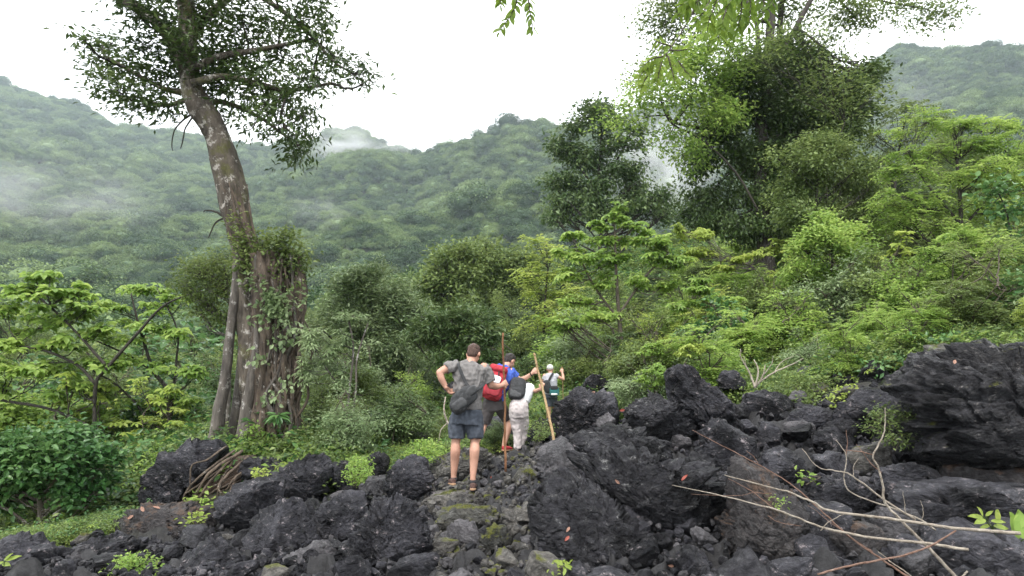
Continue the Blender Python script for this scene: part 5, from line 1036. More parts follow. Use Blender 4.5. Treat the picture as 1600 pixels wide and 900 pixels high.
def thing_mesh(o, name, parts, vox, mt, org, **k): return skinmesh(name, parts, vox, mt, o, org, **k)
def stick(label, pts, Y, rad, mt, nodes, extra=None):
    p = np.array([P(a, b, Y + c) for a, b, c in pts]); l_ = smoothline(p, 10, .0012 * 2); org = l_[-1]; o = empty('walking_stick', org, label, 'walking stick')
    s_ = np.linspace(0, 1, len(l_)); r_ = rad * (1.08 - .25 * s_[::-1]); child('shaft', nmesh('shaft', *tube(l_, r_, 10)), mt, o, org, True)
    for t in np.linspace(.04, .96, nodes):
        i = int(t * (len(l_) - 1)); i = min(i, len(l_) - 2); d = unit(l_[i + 1] - l_[i]); child('joint', nmesh('joint', *tube(np.array([l_[i] - d * .006, l_[i], l_[i] + d * .006]), [rad * .95, rad * 1.28, rad * .95], 10)), extra or mt, o, org, True)
    return o
M['bamboo'] = barkmat('bamboo', (.30, .19, .09), (.46, .33, .18), (.56, .44, .28), False, .62, .4, 20); M['cane'] = barkmat('brown_cane', (.15, .06, .03), (.34, .17, .08), (.50, .32, .16), False, .60, .3, 14)
# --- man in the grey shirt
Y0 = 7.7; J = lambda x, y, d=0.: P(x, y, Y0 + d); org = J(724, 766); org[2] -= 0
p1 = person('man in a grey T-shirt and slate shorts seen from behind, left hand on his hip', org, Y0)
hb, hq, hR = head(J(740, 553, .10), (.25, .80, -.55), (.1, .5, .8))
body = hb + limb([J(734, 572, .02), J(737, 560, .07)], [.066, .058]) + [loft([(J(733, 572, .02), .13, .07), (J(733, 590, .02), .17, .10), (J(731, 615, 0), .14, .095), (J(729, 640, 0), .155, .11), (J(729, 655, 0), .16, .11)])]
body += limb([J(712, 572, .0), J(698, 576, -.05), J(687, 582, -.10)], [.060, .052, .044]) + limb([J(687, 582, -.10), J(690, 592, -.11), J(697.5, 606, -.10)], [.044, .042, .029])
body += limb([J(756, 574, .02), J(763, 590, .03), J(767, 602, .05)], [.060, .052, .044]) + limb([J(767, 602, .05), J(775, 604, .14), J(784, 602.5, .24)], [.046, .042, .029])
body += hand(J(698, 606.5, -.10), (.05, .12, -.07), (.6, .4, -.1), .45, 1.0, 1, .3) + hand(J(784, 602.5, .24), (.8, .55, .45), (-.5, .83, -.1), 1.15, 1.0, -1)
for hx, kx, ax, dk, da, ya in ((718, 712, 709, 0, .02, 749), (741, 742, 739, 0, -.10, 753)):
    body += limb([J(hx, 650, 0), J((hx + kx) / 2, 670, .01), J(kx, 690, dk)], [.088, .078, .056]) + limb([J(kx, 690, dk), J(kx - .5, 704, da * .3 - .025), J((kx + ax) / 2, 722, da * .6), J(ax, ya - 8, da), J(ax, ya, da)], [.055, .063, .052, .035, .036])
skinmesh('body', body, .0075, 'skin', p1, org, 3)
finish_head(hq, hR, 1., p1, org, 'hair_brown')
sh = [loft([(J(735, 566, .05), .075, .06), (J(734, 570, .035), .155, .085), (J(734, 577, .02), .200, .11), (J(733, 592, .01), .200, .132), (J(731, 610, 0), .176, .128), (J(730, 625, 0), .172, .130), (J(729, 638, 0), .186, .142)])]
sh += limb([J(715, 573, .0), J(705, 574, -.03), J(698, 577, -.055)], [.085, .082, .074], ends=False) + limb([J(753, 575, .0), J(760, 585, .02), J(765, 596, .035)], [.085, .082, .074], ends=False)
skinmesh('shirt', sh, .010, 'shirt_grey', p1, org, 4, .030, 2)
sr_ = [loft([(J(729, 634, 0), .168, .125), (J(729, 648, 0), .192, .142), (J(728, 662, 0), .205, .142)])] + limb([J(716.5, 652, 0), J(714, 668, 0), J(713, 684.5, 0)], [.108, .108, .104], ends=False) + limb([J(740.5, 652, 0), J(742, 668, 0), J(742, 684.5, 0)], [.108, .106, .100], ends=False)
skinmesh('shorts', sr_, .010, 'shorts_slate', p1, org, 3, .022, 9)
child('watch', nmesh('watch', *tube(np.array([J(696.3, 603, -.10), J(697.3, 605.4, -.10)]), [.034, .034], 14)), 'black', p1, org, True)
for a, hl, tl in ((J(709, 750, .02), J(708.5, 758.5, -.045), J(705, 756, .22)), (J(739, 754, -.10), J(738.5, 766.5, -.165), J(741, 763, .10))):
    shoe(hl, tl, p1, org, 'shoe_brown', 'sole_tan', 1., a); child('sock', nmesh('sock', *tube(np.array([a - [0, 0, .02], a + [0, 0, .035]]), [.041, .041], 14)), 'sock', p1, org, True)
bo = J(725, 640, -.2); bag = empty('sling_bag', bo, 'dark grey sling bag slung low across the back of the man in grey', 'bag')
th = math.radians(-38); Rb = np.array([[math.cos(th), 0, -math.sin(th)], [0, 1, 0], [math.sin(th), 0, math.cos(th)]]) @ np.eye(3)
Rb = np.c_[unit(np.array([.80, -.05, .62])), np.array([0, 1., 0]), unit(np.array([-.62, 0, .80]))]
skinmesh('bag_body', [sph(J(725, 622, -.185), (.165, .08, .11), Rb, 4, .6), sph(J(716, 634, -.19), (.10, .085, .10), Rb, 4, .7)], .010, 'bag_dark', bag, bo, 3, .012, 5)
skinmesh('pocket', [sph(J(718, 632, -.245), (.10, .045, .062), Rb, 4, .6)], .008, 'bag_dark2', bag, bo, 2, .008, 6)
child('flap', nmesh('flap', *sph(J(731, 615, -.235), (.13, .035, .052), Rb, 4, .55)), 'bag_dark2', bag, bo, True)
for pts in ([J(735, 608, -.20), J(726, 594, -.16), J(718, 575, -.13), J(716, 566.5, -.04), J(718, 566, .06)], [J(742, 613, -.15), J(749, 606, -.14), J(756, 600, -.06), J(757, 598, .05)]):
    child('strap', nmesh('strap', *loft([(q_, .020, .006) for q_ in smoothline(np.array(pts), 4)], (.8, .0, -.5))), 'bag_dark', bag, bo, True)
stick('brown cane walking stick held upright by the man in grey, frayed lashing at its top', [(786.5, 520, .42), (787, 560, .42), (788, 600, .42), (789, 660, .40), (790, 737, .30)], Y0, .0145, 'cane', 9)
# --- man in the blue shirt
Y0 = 10.3; org = J(782, 705)
p2 = person('man in a blue T-shirt and dark shorts stepping up, hand on the bamboo stick', org, Y0)
hb, hq, hR = head(J(796.5, 563.5, .20), (.62, .62, -.45), (.35, .3, .9))
body = hb + limb([J(788, 576, .10), J(793, 568, .16)], [.066, .058]) + [loft([(J(789, 577, .10), .12, .07), (J(783, 595, .05), .16, .10), (J(773, 620, 0), .14, .095), (J(771, 634, 0), .15, .10)], (.93, 0, -.3))]
body += limb([J(800, 580, .14), J(806, 588, .16), J(812, 594, .14)], [.058, .05, .043]) + limb([J(812, 594, .14), J(822, 590, .10), J(832, 583, .04)], [.044, .040, .028]) + hand(J(832, 583, .04), (.55, -.05, .62), (.3, .95, -.2), 1.1, 1., -1)
body += limb([J(774, 582, .12), J(771, 596, .25), J(777, 603, .45)], [.055, .045, .03]) + hand(J(777, 603, .45), (.6, .7, .2), (.2, .3, .9), .8)
body += limb([J(781, 636, 0), J(787, 647, .10), J(793, 657, .14)], [.09, .075, .057]) + limb([J(793, 657, .14), J(793.5, 670, .06), J(790, 685, .03), J(787, 698, 0)], [.056, .062, .048, .036])
body += limb([J(765, 636, 0), J(760, 650, -.02), J(756, 664, 0)], [.09, .075, .057]) + limb([J(756, 664, 0), J(751, 676, -.10), J(745, 690, -.2), J(740, 706, -.3)], [.056, .062, .045, .036])
skinmesh('body', body, .009, 'skin_pale', p2, org, 3); finish_head(hq, hR, 1., p2, org, 'hair_dark')
sh = [loft([(J(791, 573, .12), .075, .06), (J(788, 578, .09), .17, .09), (J(784, 590, .05), .19, .12), (J(777, 608, .02), .165, .12), (J(772, 624, 0), .165, .125)], (.93, 0, -.3))] + limb([J(797, 580, .12), J(803, 586, .15), J(807, 590, .155)], [.078, .074, .068], ends=False) + limb([J(776, 580, .10), J(772, 590, .18)], [.075, .07], ends=False)
skinmesh('shirt', sh, .011, 'shirt_blue', p2, org, 3, .028, 4)
sr_ = [loft([(J(773, 621, 0), .155, .115), (J(772, 632, 0), .195, .14), (J(773, 642, 0), .19, .14)])] + limb([J(782, 636, 0), J(787, 646, .09), J(792, 655.5, .13)], [.11, .10, .088], ends=False) + limb([J(765, 636, 0), J(761, 648, -.02), J(757, 661, 0)], [.11, .10, .092], ends=False)
skinmesh('shorts', sr_, .011, 'shorts_dark', p2, org, 3, .012, 8)
child('watch', nmesh('watch', *tube(np.array([J(829.5, 585, .055), J(831, 584, .047)]), [.034, .034], 14)), 'black', p2, org, True)
shoe(J(785, 705, -.05), J(800, 703.5, .12), p2, org, 'shoe_red', 'sole_tan', 1.1, J(787, 699, 0)); shoe(J(739, 716, -.33), J(745, 712, -.10), p2, org, 'shoe_red', 'sole_tan', 1.1, J(740, 707, -.3))
bo = J(772, 600, -.2); pk = empty('backpack', bo, 'red backpack with a white patch on the back of the man in blue', 'backpack')
up = unit(np.array([.30, .35, .92])); Rp = np.c_[unit(np.cross(up, [0, -1., .2])), unit(np.cross(up, unit(np.cross(up, [0, -1., .2])))), up]
skinmesh('pack_body', [sph(J(772, 598, -.14), (.165, .12, .27), Rp, 4, .6), sph(J(768, 614, -.15), (.17, .125, .11), Rp, 4, .7)], .012, 'pack_red', pk, bo, 3, .016, 5)
skinmesh('lid', [sph(J(779, 578, -.10), (.15, .13, .06), Rp, 4, .6)], .011, 'pack_red', pk, bo, 2, .01, 5)
skinmesh('pocket', [sph(J(770, 609, -.275), (.12, .035, .10), Rp, 4, .55)], .010, 'pack_red2', pk, bo, 2, .01, 7)
child('patch', nmesh('patch', *sph(J(773.5, 592, -.265), (.095, .022, .062), Rp, 4, .5)), 'white', pk, bo, True)
for pts in ([J(780, 574, -.17), J(779, 588, -.26), J(776, 604, -.30), J(772, 616, -.28)], [J(769, 575, -.17), J(766, 590, -.25), J(763, 606, -.27)]): child('strap', nmesh('strap', *loft([(q_, .011, .004) for q_ in smoothline(np.array(pts), 4)])), 'black', pk, bo, True)
child('shoulder_strap', nmesh('shoulder_strap', *loft([(q_, .028, .008) for q_ in smoothline(np.array([J(787, 580, -.06), J(792, 574, .04), J(796, 578, .16), J(794, 590, .20)]), 4)])), 'pack_red', pk, bo, True)
child('strap', nmesh('strap', *loft([(q_, .02, .006) for q_ in smoothline(np.array([J(784, 616, -.1), J(787, 606, .02), J(790, 600, .12)]), 4)])), 'lilac', pk, bo, True)
stick('long thick bamboo stick leaning right, gripped by the two middle walkers', [(834.5, 552, -.02), (841, 580, -.10), (848, 610, -.25), (857, 650, -.55), (867, 695, -.9)], 10.2, .020, 'bamboo', 8)
# --- woman in light trousers
Y0 = 10.1; org = J(810, 704)
p3 = person('woman in a white top and light trousers leaning forward on the bamboo stick', org, Y0)
hb, hq, hR = head(J(824, 608, .42), (.3, .75, -.6), (.2, .6, .75), .95)
body = hb + limb([J(823, 606, .26), J(824, 607, .36)], [.055, .05]) + [loft([(J(823, 604, .28), .10, .06), (J(819, 612, .18), .14, .09), (J(813, 627, .04), .11, .08), (J(810, 642, 0), .12, .10)])]
body += limb([J(829, 604, .24), J(834, 610, .20), J(838, 611, .12)], [.045, .040, .036]) + limb([J(838, 611, .12), J(842, 609, .02), J(846, 606.5, -.08)], [.036, .033, .023]) + hand(J(845.5, 607, -.07), (.25, -.1, .9), (.4, .85, .0), 1.1, .92, 1)
body += limb([J(815, 605, .24), J(813, 616, .35), J(820, 618, .5)], [.045, .038, .025]) + hand(J(820, 618, .5), (.3, .8, -.2), (0, 0, 1), .6, .9)
body += limb([J(804, 648, 0), J(808, 675, .03), J(808, 701, 0)], [.075, .05, .034]) + limb([J(817, 648, 0), J(818, 675, .12), J(813, 701, .08)], [.075, .05, .034])
skinmesh('body', body, .009, 'skin_pale', p3, org, 3); finish_head(hq, hR, .95, p3, org, 'hair_dark')
skinmesh('shirt', [loft([(J(823, 600.5, .28), .10, .07), (J(822, 606, .24), .15, .10), (J(818, 615, .14), .15, .115), (J(814, 628, .04), .13, .11)])] + limb([J(827, 603, .24), J(832, 607, .22)], [.062, .058], ends=False), .011, 'shirt_white', p3, org, 4, .012, 4)
tr_ = [loft([(J(812, 624, .03), .118, .10), (J(811, 634, 0), .150, .125), (J(810.5, 643, 0), .155, .13), (J(810.5, 652, 0), .125, .11)])] + limb([J(804, 646, 0), J(806, 662, .02), J(808.5, 678, .03), J(808.5, 701, 0)], [.092, .082, .068, .056], ends=False) + limb([J(817, 646, 0), J(818.5, 662, .08), J(818, 678, .12), J(813.5, 701, .08)], [.092, .080, .066, .056], ends=False)
skinmesh('trousers', tr_, .010, 'pants_light', p3, org, 3, .018, 6)
shoe(J(807.5, 706.5, -.06), J(808, 705, .17), p3, org, 'shoe_grey', 'sole_tan', 1.1, J(808, 702, 0)); shoe(J(813.5, 706, .02), J(816, 704, .24), p3, org, 'shoe_grey', 'sole_tan', 1.1, J(813, 702, .08))
bo = J(808, 610, -.1); pk = empty('backpack', bo, 'small black backpack on the woman in light trousers', 'backpack')
up = unit(np.array([.12, .55, .83])); Rp = np.c_[unit(np.cross(up, [0, -1., .2])), unit(np.cross(up, unit(np.cross(up, [0, -1., .2])))), up]
skinmesh('pack_body', [sph(J(808, 608, .04), (.135, .10, .20), Rp, 4, .6)], .010, 'pack_black', pk, bo, 3, .012, 5)
skinmesh('pocket', [sph(J(806, 613, -.065), (.10, .035, .095), Rp, 4, .55)], .009, 'bag_dark2', pk, bo, 2, .008, 7)
for pts in ([J(816, 620, .0), J(823, 617, .06), J(828, 613, .16)], [J(818, 628, -.04), J(824, 632, -.02), J(826, 640, .0)], [J(818, 597, .12), J(824, 598, .22), J(829, 606, .30)]): child('strap', nmesh('strap', *loft([(q_, .013, .005) for q_ in smoothline(np.array(pts), 4)])), 'pack_black', pk, bo, True)
# --- last walker
Y0 = 16.; org = J(861, 678)
p4 = person('walker in a white cap and pale T-shirt, farthest away, partly hidden by the boulder', org, Y0)
hb, hq, hR = head(J(859.5, 577, .06), (.1, .9, -.3), (0, .3, .95))
body = hb + limb([J(860, 585, .02), J(860, 580, .05)], [.06, .055]) + [loft([(J(860, 586, .02), .12, .07), (J(860, 597, .0), .15, .10), (J(861, 612, 0), .13, .09), (J(861, 620, 0), .15, .10)])]
body += limb([J(868, 587, 0), J(874, 590, 0), J(880, 593, .05)], [.055, .046, .042]) + limb([J(880, 593, .05), J(879.5, 587, .12), J(878.5, 582, .16)], [.040, .037, .028]) + hand(J(878.5, 582, .16), (-.1, .2, .9), (.1, .95, -.1), 1.1)
body += limb([J(851, 587, 0), J(848.5, 598, .05), J(851, 606, .2)], [.055, .042, .028]) + hand(J(851, 606, .2), (.3, .8, 0), (1, 0, 0), .6)
body += limb([J(857, 622, 0), J(857, 634, 0), J(857.5, 647, 0)], [.085, .07, .055]) + limb([J(857.5, 647, 0), J(857.5, 656, -.03), J(857, 674, 0)], [.055, .06, .036]) + limb([J(865, 622, 0), J(866, 634, .1), J(866, 645, .15)], [.085, .07, .055]) + limb([J(866, 645, .15), J(866, 656, .08), J(866, 672, .1)], [.055, .06, .036])
skinmesh('body', body, .011, 'skin_pale', p4, org, 2); finish_head(hq, hR, 1., p4, org, 'hair_dark', False)
skinmesh('shirt', [loft([(J(860, 583.5, .03), .07, .06), (J(860, 586, .02), .16, .09), (J(860, 595, 0), .175, .12), (J(861, 606, 0), .155, .12), (J(861, 616, 0), .16, .125)])] + limb([J(867, 587, 0), J(872, 589.5, 0)], [.075, .068], ends=False) + limb([J(853, 587, 0), J(849.5, 593, .02)], [.075, .068], ends=False), .012, 'shirt_pale', p4, org, 3, .015, 2)
skinmesh('shorts', [loft([(J(861, 614, 0), .15, .115), (J(861, 622, 0), .175, .13)])] + limb([J(857, 620, 0), J(857, 635, 0)], [.10, .09], ends=False) + limb([J(865, 620, 0), J(866, 634, .08)], [.10, .09], ends=False), .012, 'shorts_slate', p4, org, 2)
skinmesh('cap', [sph(hq(0, -.012, .035), (.088, .108, .092), hR), sph(hq(0, .12, .03), (.07, .06, .012), hR)], .010, 'cap_white', p4, org, 2)
for x, d in ((857, 0), (866, .1)): shoe(J(x, 679, d - .06), J(x, 678, d + .2), p4, org, 'shoe_brown', 'sole_tan', 1.2, J(x, 675, d))
bo = J(856, 605, -.15); b_ = empty('sling_bag', bo, 'black sling bag across the back of the last walker', 'bag'); skinmesh('bag_body', [sph(J(855, 604, -.17), (.10, .06, .17), np.c_[unit(np.array([.95, 0, .3])), [0, 1, 0], unit(np.array([-.3, 0, .95]))], 4, .65)], .011, 'pack_black', b_, bo, 2)
child('strap', nmesh('strap', *loft([(q_, .028, .007) for q_ in smoothline(np.array([J(857, 596, -.17), J(860, 590, -.14), J(863.5, 584, -.07), J(864, 583, .03)]), 4)], (.8, 0, -.5))), 'pack_black', b_, bo, True)
bo = J(866, 610, -.18); b_ = empty('waist_pouch', bo, 'teal pouch hanging at the right hip of the last walker', 'pouch'); skinmesh('pouch_body', [sph(J(866, 611, -.19), (.12, .07, .13), None, 4, .65)], .011, 'teal', b_, bo, 2, .012, 4)
child('flap', nmesh('flap', *sph(J(866, 606, -.235), (.10, .035, .055), None, 3, .6)), 'pack_black', b_, bo, True); child('trim', nmesh('trim', *sph(J(866, 616, -.245), (.085, .025, .025), None, 3, .6)), 'white', b_, bo, True)
stick('short thin stick held upright by the last walker', [(878, 573, .22), (879, 590, .22), (880, 612, .25), (881, 650, .3)], 16., .014, 'bamboo', 5)
# ------------------------------------------------------------------ fallen branches in the lower right
BY = 3.75; bo = P(1512, 845, BY); fb = empty('fallen_branch', bo, 'bleached bare fallen branches criss-crossing the boulders in the lower right', 'fallen branch')
br = np.random.default_rng(4)
BR = [([(1594,834,6),(1494,825,5.2),(1405,811,4.8),(1299,797,4.2),(1270,783,3.4),(1221,765,2.6),(1132,742,1.4)], 0, 0), ([(1512,859,5),(1441,848,4.6),(1327,834,4),(1263,815,3.2),(1210,795,2.6),(1128,774,1.8),(1050,758,.9)], -.12, 1),
      ([(1500,908,6),(1452,857,5),(1405,811,4.4),(1384,790,4),(1381,765,3.6),(1373,733,3),(1365,711,2.8),(1382,672,2),(1383,637,1.1)], .12, 0), ([(1424,904,4),(1363,864,3.4),(1313,825,3),(1277,790,2.4),(1228,750,2),(1185,724,1.8),(1142,703,1.4),(1082,672,.9)], .25, 2),
      ([(1277,898,3.4),(1345,882,3.2),(1405,871,3.2),(1452,855,3),(1494,829,2.4)], -.28, 2), ([(1430,812,3.6),(1388,786,3.2),(1334,743,2.6),(1306,735,2),(1277,729,1.6),(1253,701,1)], .38, 0), ([(1462,829,3.2),(1423,807,2.6),(1334,772,2.2),(1320,747,2),(1322,711,1.8),(1306,687,1)], .5, 0),
      ([(1322,711,1.6),(1322,690,1.2),(1322,672,.8)], .5, 2), ([(1365,711,1.8),(1345,706,1.6),(1320,703,1.2)], .14, 2), ([(1377,740,1.6),(1355,718,1.3),(1338,694,.8)], .14, 2), ([(1334,743,1.5),(1333,730,1.1),(1342,716,.8)], .4, 0), ([(1185,724,1.2),(1176,712,1),(1166,704,.7)], .25, 2),
      ([(1210,795,1.5),(1170,765,1.2),(1138,748,.8)], -.1, 2), ([(1206,770,1.2),(1180,768,1),(1150,774,.8),(1080,772,.5)], .05, 2), ([(1283,828,1.6),(1300,812,1.3),(1324,802,.8)], -.14, 0), ([(1364,862,1.4),(1330,840,1.2),(1290,810,.9),(1262,790,.6)], .1, 2), ([(1430,905,2),(1395,880,1.6),(1372,862,1.2)], -.2, 0), ([(1512,892,3),(1500,903,3.4),(1490,915,3.4)], 0, 0),
      ([(1416,802,1.2),(1412,785,.9),(1411,768,.6)], .1, 0), ([(1440,812,1.2),(1442,800,1),(1438,782,.6)], .1, 0), ([(1200,806,1),(1220,818,1),(1252,822,1)], -.1, 2)]
for pts, dy, mt in BR:
    p = np.array([P(a[0], a[1], BY + dy + .35 * (1600 - a[0]) / 500) for a in pts]); l_ = smoothline(p, 9, .0016, br); r_ = np.interp(np.linspace(0, 1, len(l_)), np.linspace(0, 1, len(pts)), [a[2] for a in pts]) / F * BY * .5
    child('branch', nmesh('branch', *tube(l_, r_, 8, True, .08, br)), ('dead_wood', 'dead_wood', 'dead_red')[mt], fb, bo, True)
def bare(label, Y, sets, mt='dead_wood', name='dead_shrub'):
    o_ = P(sets[0][0][0], sets[0][0][1], Y); rt = empty(name, o_, label, 'dead shrub')
    for pts in sets:
        l_ = smoothline(np.array([P(a[0], a[1], Y + br.uniform(-.06, .06)) for a in pts]), 6, .003, br); r_ = np.interp(np.linspace(0, 1, len(l_)), np.linspace(0, 1, len(pts)), [a[2] for a in pts]) / F * Y * .6
        child('branch', nmesh('branch', *tube(l_, r_, 6)), mt, rt, o_, True)
bare('bare pale twiggy shrub standing among the boulders right of the leaning slab', 9.8, [[(1180,606,3),(1172,585,2.2),(1158,560,1.6),(1157,545,1)], [(1180,606,2.6),(1185,580,2),(1178,562,1.2)], [(1180,606,2.6),(1192,588,2),(1196,570,1.2)], [(1182,600,2.4),(1210,582,2),(1240,568,1.4),(1255,560,.8)], [(1172,585,1.6),(1165,570,1),(1162,556,.7)], [(1210,582,1.4),(1222,566,1),(1240,556,.7)], [(1192,588,1.4),(1204,572,1),(1208,556,.6)]])
bare('thin bare sapling stem rising from the bright shrubs above the rocks', 11.5, [[(1290,580,1.8),(1288,552,1.5),(1278,540,1),(1277,520,.7)], [(1288,552,1),(1296,536,.6)], [(1288,560,1),(1306,570,.6)]])
bare('pale crooked dead stem standing left of the grey shirted man', 9.6, [[(712,690,3),(700,660,3),(694,640,2.4),(696,620,1.6)], [(700,660,1.6),(690,672,1.2),(686,690,.8)]])
# ------------------------------------------------------------------ leaves hanging into the top of the frame: every leaf a part
def blade(L_, W_, seed):
    """one leaf with a midrib fold and pointed tip, 16 triangles"""
    t = np.array([0, .12, .35, .6, .82, 1.]); w_ = np.array([.0, .30, .50, .46, .26, 0]) * W_; V = []; Fc = []
    for a, b in zip(t, w_): V += [[-b, a * L_, b * .25], [0, a * L_, -.10 * L_ * a * a], [b, a * L_, b * .25]]
    for i in range(5): q_ = 3 * i; Fc += [[q_, q_ + 1, q_ + 4], [q_, q_ + 4, q_ + 3], [q_ + 1, q_ + 2, q_ + 5], [q_ + 1, q_ + 5, q_ + 4]]
    return nmesh('leaf', np.array(V), np.array(Fc), np.clip(np.random.default_rng(seed).normal(.5, .1, len(Fc)), 0, 1))
def orient(d, n):
    d = Vector(d).normalized(); s_ = d.cross(Vector(n)).normalized(); n = s_.cross(d); return Matrix((s_, d, n)).transposed().to_euler()
def spray(label, Y, twigs, Lpx, mt, seed, ratio=.42, step=1., name='hanging_branch'):
    r = np.random.default_rng(seed); bl = [blade(1, ratio, seed + k) for k in range(3)]; [b.materials.append(M[mt]) for b in bl]
    o_ = P(twigs[0][0][0], twigs[0][0][1], Y); rt = empty(name, o_, label, 'leafy branch'); L_ = Lpx / F * Y; cnt = 0
    for pts in twigs:
        dy0 = r.uniform(-.2, .2); l_ = smoothline(np.array([P(a[0], a[1], Y + dy0) for a in pts]), 8, .002, r); child('twig', nmesh('twig', *tube(l_, np.linspace(.006, .002, len(l_)) * (Y / 4), 5)), 'bark_twig', rt, o_, True)
        if len(pts[0]) > 2: continue
        sl = np.concatenate([[0], np.cumsum(np.linalg.norm(np.diff(l_, axis=0), axis=1))]); n = max(2, int(sl[-1] / (L_ * .42 * step)))
        for k in range(n + 1):
            t = sl[-1] * (k / n) ; p = np.array([np.interp(t, sl, l_[:, j]) for j in range(3)]); tg = unit(np.array([np.interp(min(sl[-1], t + .02), sl, l_[:, j]) for j in range(3)]) - np.array([np.interp(max(0, t - .02), sl, l_[:, j]) for j in range(3)]))
            for sg in ((-1, 1) if k < n else (0,)):
                sd = unit(np.cross(tg, [0, 1, 0])); d = tg * .6 + sd * sg * .8 + np.array([0, 0, -.55]) + r.normal(size=3) * .2; nn = np.array([0, -1, 0]) * r.choice([1, .6]) + np.array([0, 0, .6]) + r.normal(size=3) * .45
                lf = link('leaf', bl[r.integers(3)], None, rt); lf.location = p - o_; lf.rotation_euler = orient(d, nn); s_ = L_ * r.uniform(.75, 1.15) * (.75 if k in (0, n) else 1); lf.scale = (s_, s_, s_); cnt += 1
    return cnt
c_ = 0
c_ += spray('twig of backlit leaflets dangling at the top centre of the sky', 3.4, [[(800,-30),(806,0),(800,22),(780,50)], [(822,-30),(826,5),(830,30),(832,48)], [(790,-20),(784,0),(782,8)]], 15, 'l_hang', 1, .45)
c_ += spray('large backlit leafy branch hanging from the top edge over the giant tree', 3.9, [[(1110,-20),(1090,0),(1068,18),(1058,24)], [(1130,-30),(1112,20),(1105,50)], [(1150,-30),(1140,20),(1136,58)], [(1170,-30),(1172,10),(1170,42)], [(1190,-30),(1195,5),(1190,36)], [(1120,-20),(1098,20),(1086,36)], [(1148,-10),(1128,34),(1122,62)], [(1085,-30),(1078,-5),(1062,10)], [(1210,-30),(1206,0),(1200,16)], [(1160,-10),(1156,26),(1152,44)]], 20, 'l_hang', 2, .42, .95)
c_ += spray('drooping leafy twig in front of the forked limb, left of the giant tree', 5.2, [[(1092,0,1),(1074,38,1),(1050,72,1),(1036,88,1)], [(1050,72),(1030,66),(1020,62)], [(1046,78),(1070,76),(1082,74)], [(1036,88),(1020,92),(1004,104)], [(1040,84),(1050,100),(1070,108)], [(1030,92),(1010,110),(998,122)], [(1036,90),(1030,116),(1026,130)], [(1044,88),(1052,118),(1054,132)], [(1060,96),(1072,112),(1078,120)], [(1018,110),(1006,126),(1002,138)]], 14, 'l_hang', 3, .42, 1.)
print('hanging leaves', c_)
# ------------------------------------------------------------------ leaves in the bottom corners
def leafy(label, Y, o_px, lv, mt, ratio=.4, name='seedling', stem=True):
    o_ = P(o_px[0], o_px[1], Y); rt = empty(name, o_, label, 'plant'); b = blade(1, ratio, 9); b.materials.append(M[mt])
    for (x0, y0, x1, y1) in lv:
        a, c = P(x0, y0, Y + br.uniform(-.04, .04)), P(x1, y1, Y + br.uniform(-.06, .06)); lf = link('leaf', b, None, rt); lf.location = a - o_; lf.rotation_euler = orient(c - a, (br.uniform(-.3, .3), -.8, .9)); s_ = float(np.linalg.norm(c - a)); lf.scale = (s_,) * 3
        if stem: child('stem', nmesh('stem', *tube(smoothline(np.array([o_, (o_ + a) / 2 + [0, 0, .004], a]), 4), .0022, 5)), 'l_mid', rt, o_, True)
leafy('sapling with pointed bright leaves beside the thick fallen branch at the right', 4.15, (1556, 836), [(1536,808,1512,806),(1536,806,1528,792),(1540,806,1552,798),(1548,814,1572,816),(1552,822,1576,826),(1548,820,1530,826),(1556,812,1560,796),(1540,812,1522,818)], 'l_lime')
leafy('pair of broad glossy green leaves at the right edge by the fallen branch', 3.9, (1596, 846), [(1592,842,1580,800),(1598,842,1592,796),(1604,842,1618,802)], 'l_bright', .5)
leafy('pale yellow-green leaf blades at the left edge above the corner rock', 5.2, (6, 886), [(8,876,34,868),(6,878,-12,886),(6,876,20,864),(4,880,16,884)], 'l_lime', .35)
leafy('yellow-green seedling leaves at the bottom edge left of the diagonal crack', 4.5, (884, 892), [(880,882,864,876),(882,884,898,890),(884,888,880,900)], 'l_lime', .4)
# ------------------------------------------------------------------ fallen leaves on the boulders, each lying on the stone under it
dg = bpy.context.evaluated_depsgraph_get(); dg.update()
FL = [(889,838,10,'l_red','bright red fallen leaf on the massive boulder left of the diagonal crack'),(890,824,9,'l_dead','dry curled leaf just above the bright red leaf'),(1066,752,12,'l_red','red leaf on the boulder right of the diagonal crack'),(969,756,9,'l_dead','pinkish dead leaf near the top of the boulder right of the crack'),
      (1038,800,9,'l_dead','pinkish brown leaf low on the boulder right of the crack'),
      (768,752,8,'l_red','red scrap of leaf on the flat worn rock by the walkers'),(977,640,9,'l_red','orange red leaf in the cleft beside the rounded boulder'),(1490,570,10,'l_dead','dry leaf on top of the huge layered boulder'),(1052,884,9,'l_dead','brown leaf near the bottom of the massive boulder'),(930,612,9,'l_dead','dry leaf litter scrap on top of the rounded boulder'),
      (226,800,11,'l_dead','long dry leaf on the left ridge rock'),(250,796,11,'l_dead','curled brown leaf on top of the left ridge rock'),(210,806,11,'l_dead','pale dry leaf at the left of the ridge rock')]
for k, (x, y, s, mt, lb) in enumerate(FL):
    d = Vector(((x - CX) / F, 1, -(y - CY) / F)).normalized(); hit, loc, nrm, _, ob, _ = S.ray_cast(dg, Vector((0, 0, CZ)), d)
    if not hit or loc.y > 14: continue
    b = blade(1, .42, 30 + k); b.materials.append(M[mt]); o_ = link('fallen_leaf', b); a = br.uniform(0, 6.3); t_ = Vector((math.cos(a), 0, math.sin(a)))
    o_.location = loc + nrm * .012; o_.rotation_euler = orient(t_ - nrm * t_.dot(nrm), nrm); s_ = s / F * loc.y * 1.15; o_.scale = (s_, s_, s_); props(o_, lb, 'leaf', 'fallen leaves on the rocks')
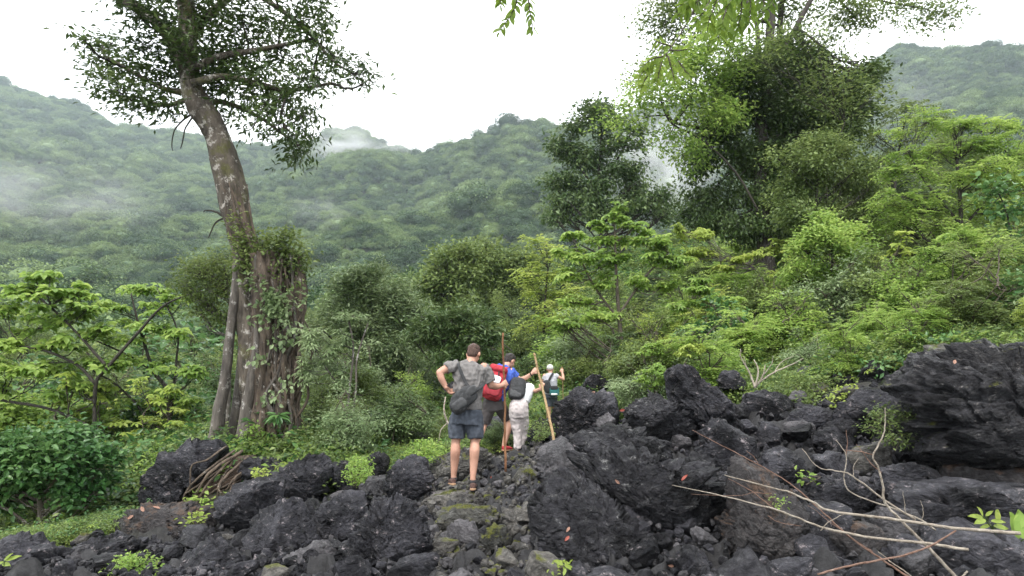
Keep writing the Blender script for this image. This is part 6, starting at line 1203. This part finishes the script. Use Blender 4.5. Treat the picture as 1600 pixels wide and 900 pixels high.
# ------------------------------------------------------------------ haze and drifting cloud wisps
def volbox(name, lo, hi, dens, col=(.9, .94, 1)):
    bm = bmesh.new(); bmesh.ops.create_cube(bm, size=1); me = bpy.data.meshes.new(name); bm.to_mesh(me); bm.free()
    o = bpy.data.objects.new(name, me); COL.objects.link(o); lo, hi = np.array(lo), np.array(hi); o.location = (lo + hi) / 2; o.scale = hi - lo
    m, t, out = mat(name); v = N(t, 'ShaderNodeVolumePrincipled'); v.inputs['Density'].default_value = dens; v.inputs['Color'].default_value = (*col, 1)
    t.links.new(v.outputs[0], out.inputs['Volume']); me.materials.append(m); props(o, kind='stuff'); return o
volbox('haze', (-2450, -2450, -60), (2450, 2450, 620), 00.00022, (.80, .92, 1))

def mist(name, px, py, Y, rx, ry, rz, dens, seed):
    me = nmesh(name, ICO[3][0], ICO[3][1]); o = bpy.data.objects.new(name, me); COL.objects.link(o); o.location = P(px, py, Y); o.scale = (rx, ry, rz)
    m, t, out = mat(name); tc_ = N(t, 'ShaderNodeTexCoord'); ln = N(t, 'ShaderNodeVectorMath', operation='LENGTH'); t.links.new(tc_.outputs['Object'], ln.inputs[0])
    mp = N(t, 'ShaderNodeMapping'); mp.inputs['Location'].default_value = (seed, seed, 0); mp.inputs['Scale'].default_value = (1.7, 1.7, 1.4); t.links.new(tc_.outputs['Object'], mp.inputs[0])
    nz = N(t, 'ShaderNodeTexNoise'); nz.inputs['Scale'].default_value = 1.5; nz.inputs['Detail'].default_value = 4; nz.inputs['Distortion'].default_value = .6; t.links.new(mp.outputs[0], nz.inputs['Vector'])
    fo = N(t, 'ShaderNodeMapRange'); fo.interpolation_type = 'SMOOTHSTEP'; fo.inputs[1].default_value = 1; fo.inputs[2].default_value = .15; fo.inputs[3].default_value = 0; fo.inputs[4].default_value = 1; t.links.new(ln.outputs['Value'], fo.inputs[0])
    r_ = N(t, 'ShaderNodeMapRange'); r_.inputs[1].default_value = .42; r_.inputs[2].default_value = .68; r_.inputs[3].default_value = 0; r_.inputs[4].default_value = dens; t.links.new(nz.outputs['Fac'], r_.inputs[0])
    mu = N(t, 'ShaderNodeMath', operation='MULTIPLY'); t.links.new(fo.outputs[0], mu.inputs[0]); t.links.new(r_.outputs[0], mu.inputs[1])
    v = N(t, 'ShaderNodeVolumePrincipled'); v.inputs['Color'].default_value = (.97, .97, 1, 1); t.links.new(mu.outputs[0], v.inputs['Density']); t.links.new(v.outputs[0], out.inputs['Volume']); me.materials.append(m); props(o, kind='stuff')
mist('mist', 545, 226, 780, 105, 60, 28, .035, 1.3); mist('mist', 30, 300, 330, 95, 60, 34, .0065, 4.1); mist('mist', 1035, 250, 330, 40, 40, 38, .05, 7.7)
mist('mist', 1385, 165, 420, 60, 40, 30, .004, 9.2); mist('mist', 500, 330, 420, 30, 30, 16, .008, 11.2)
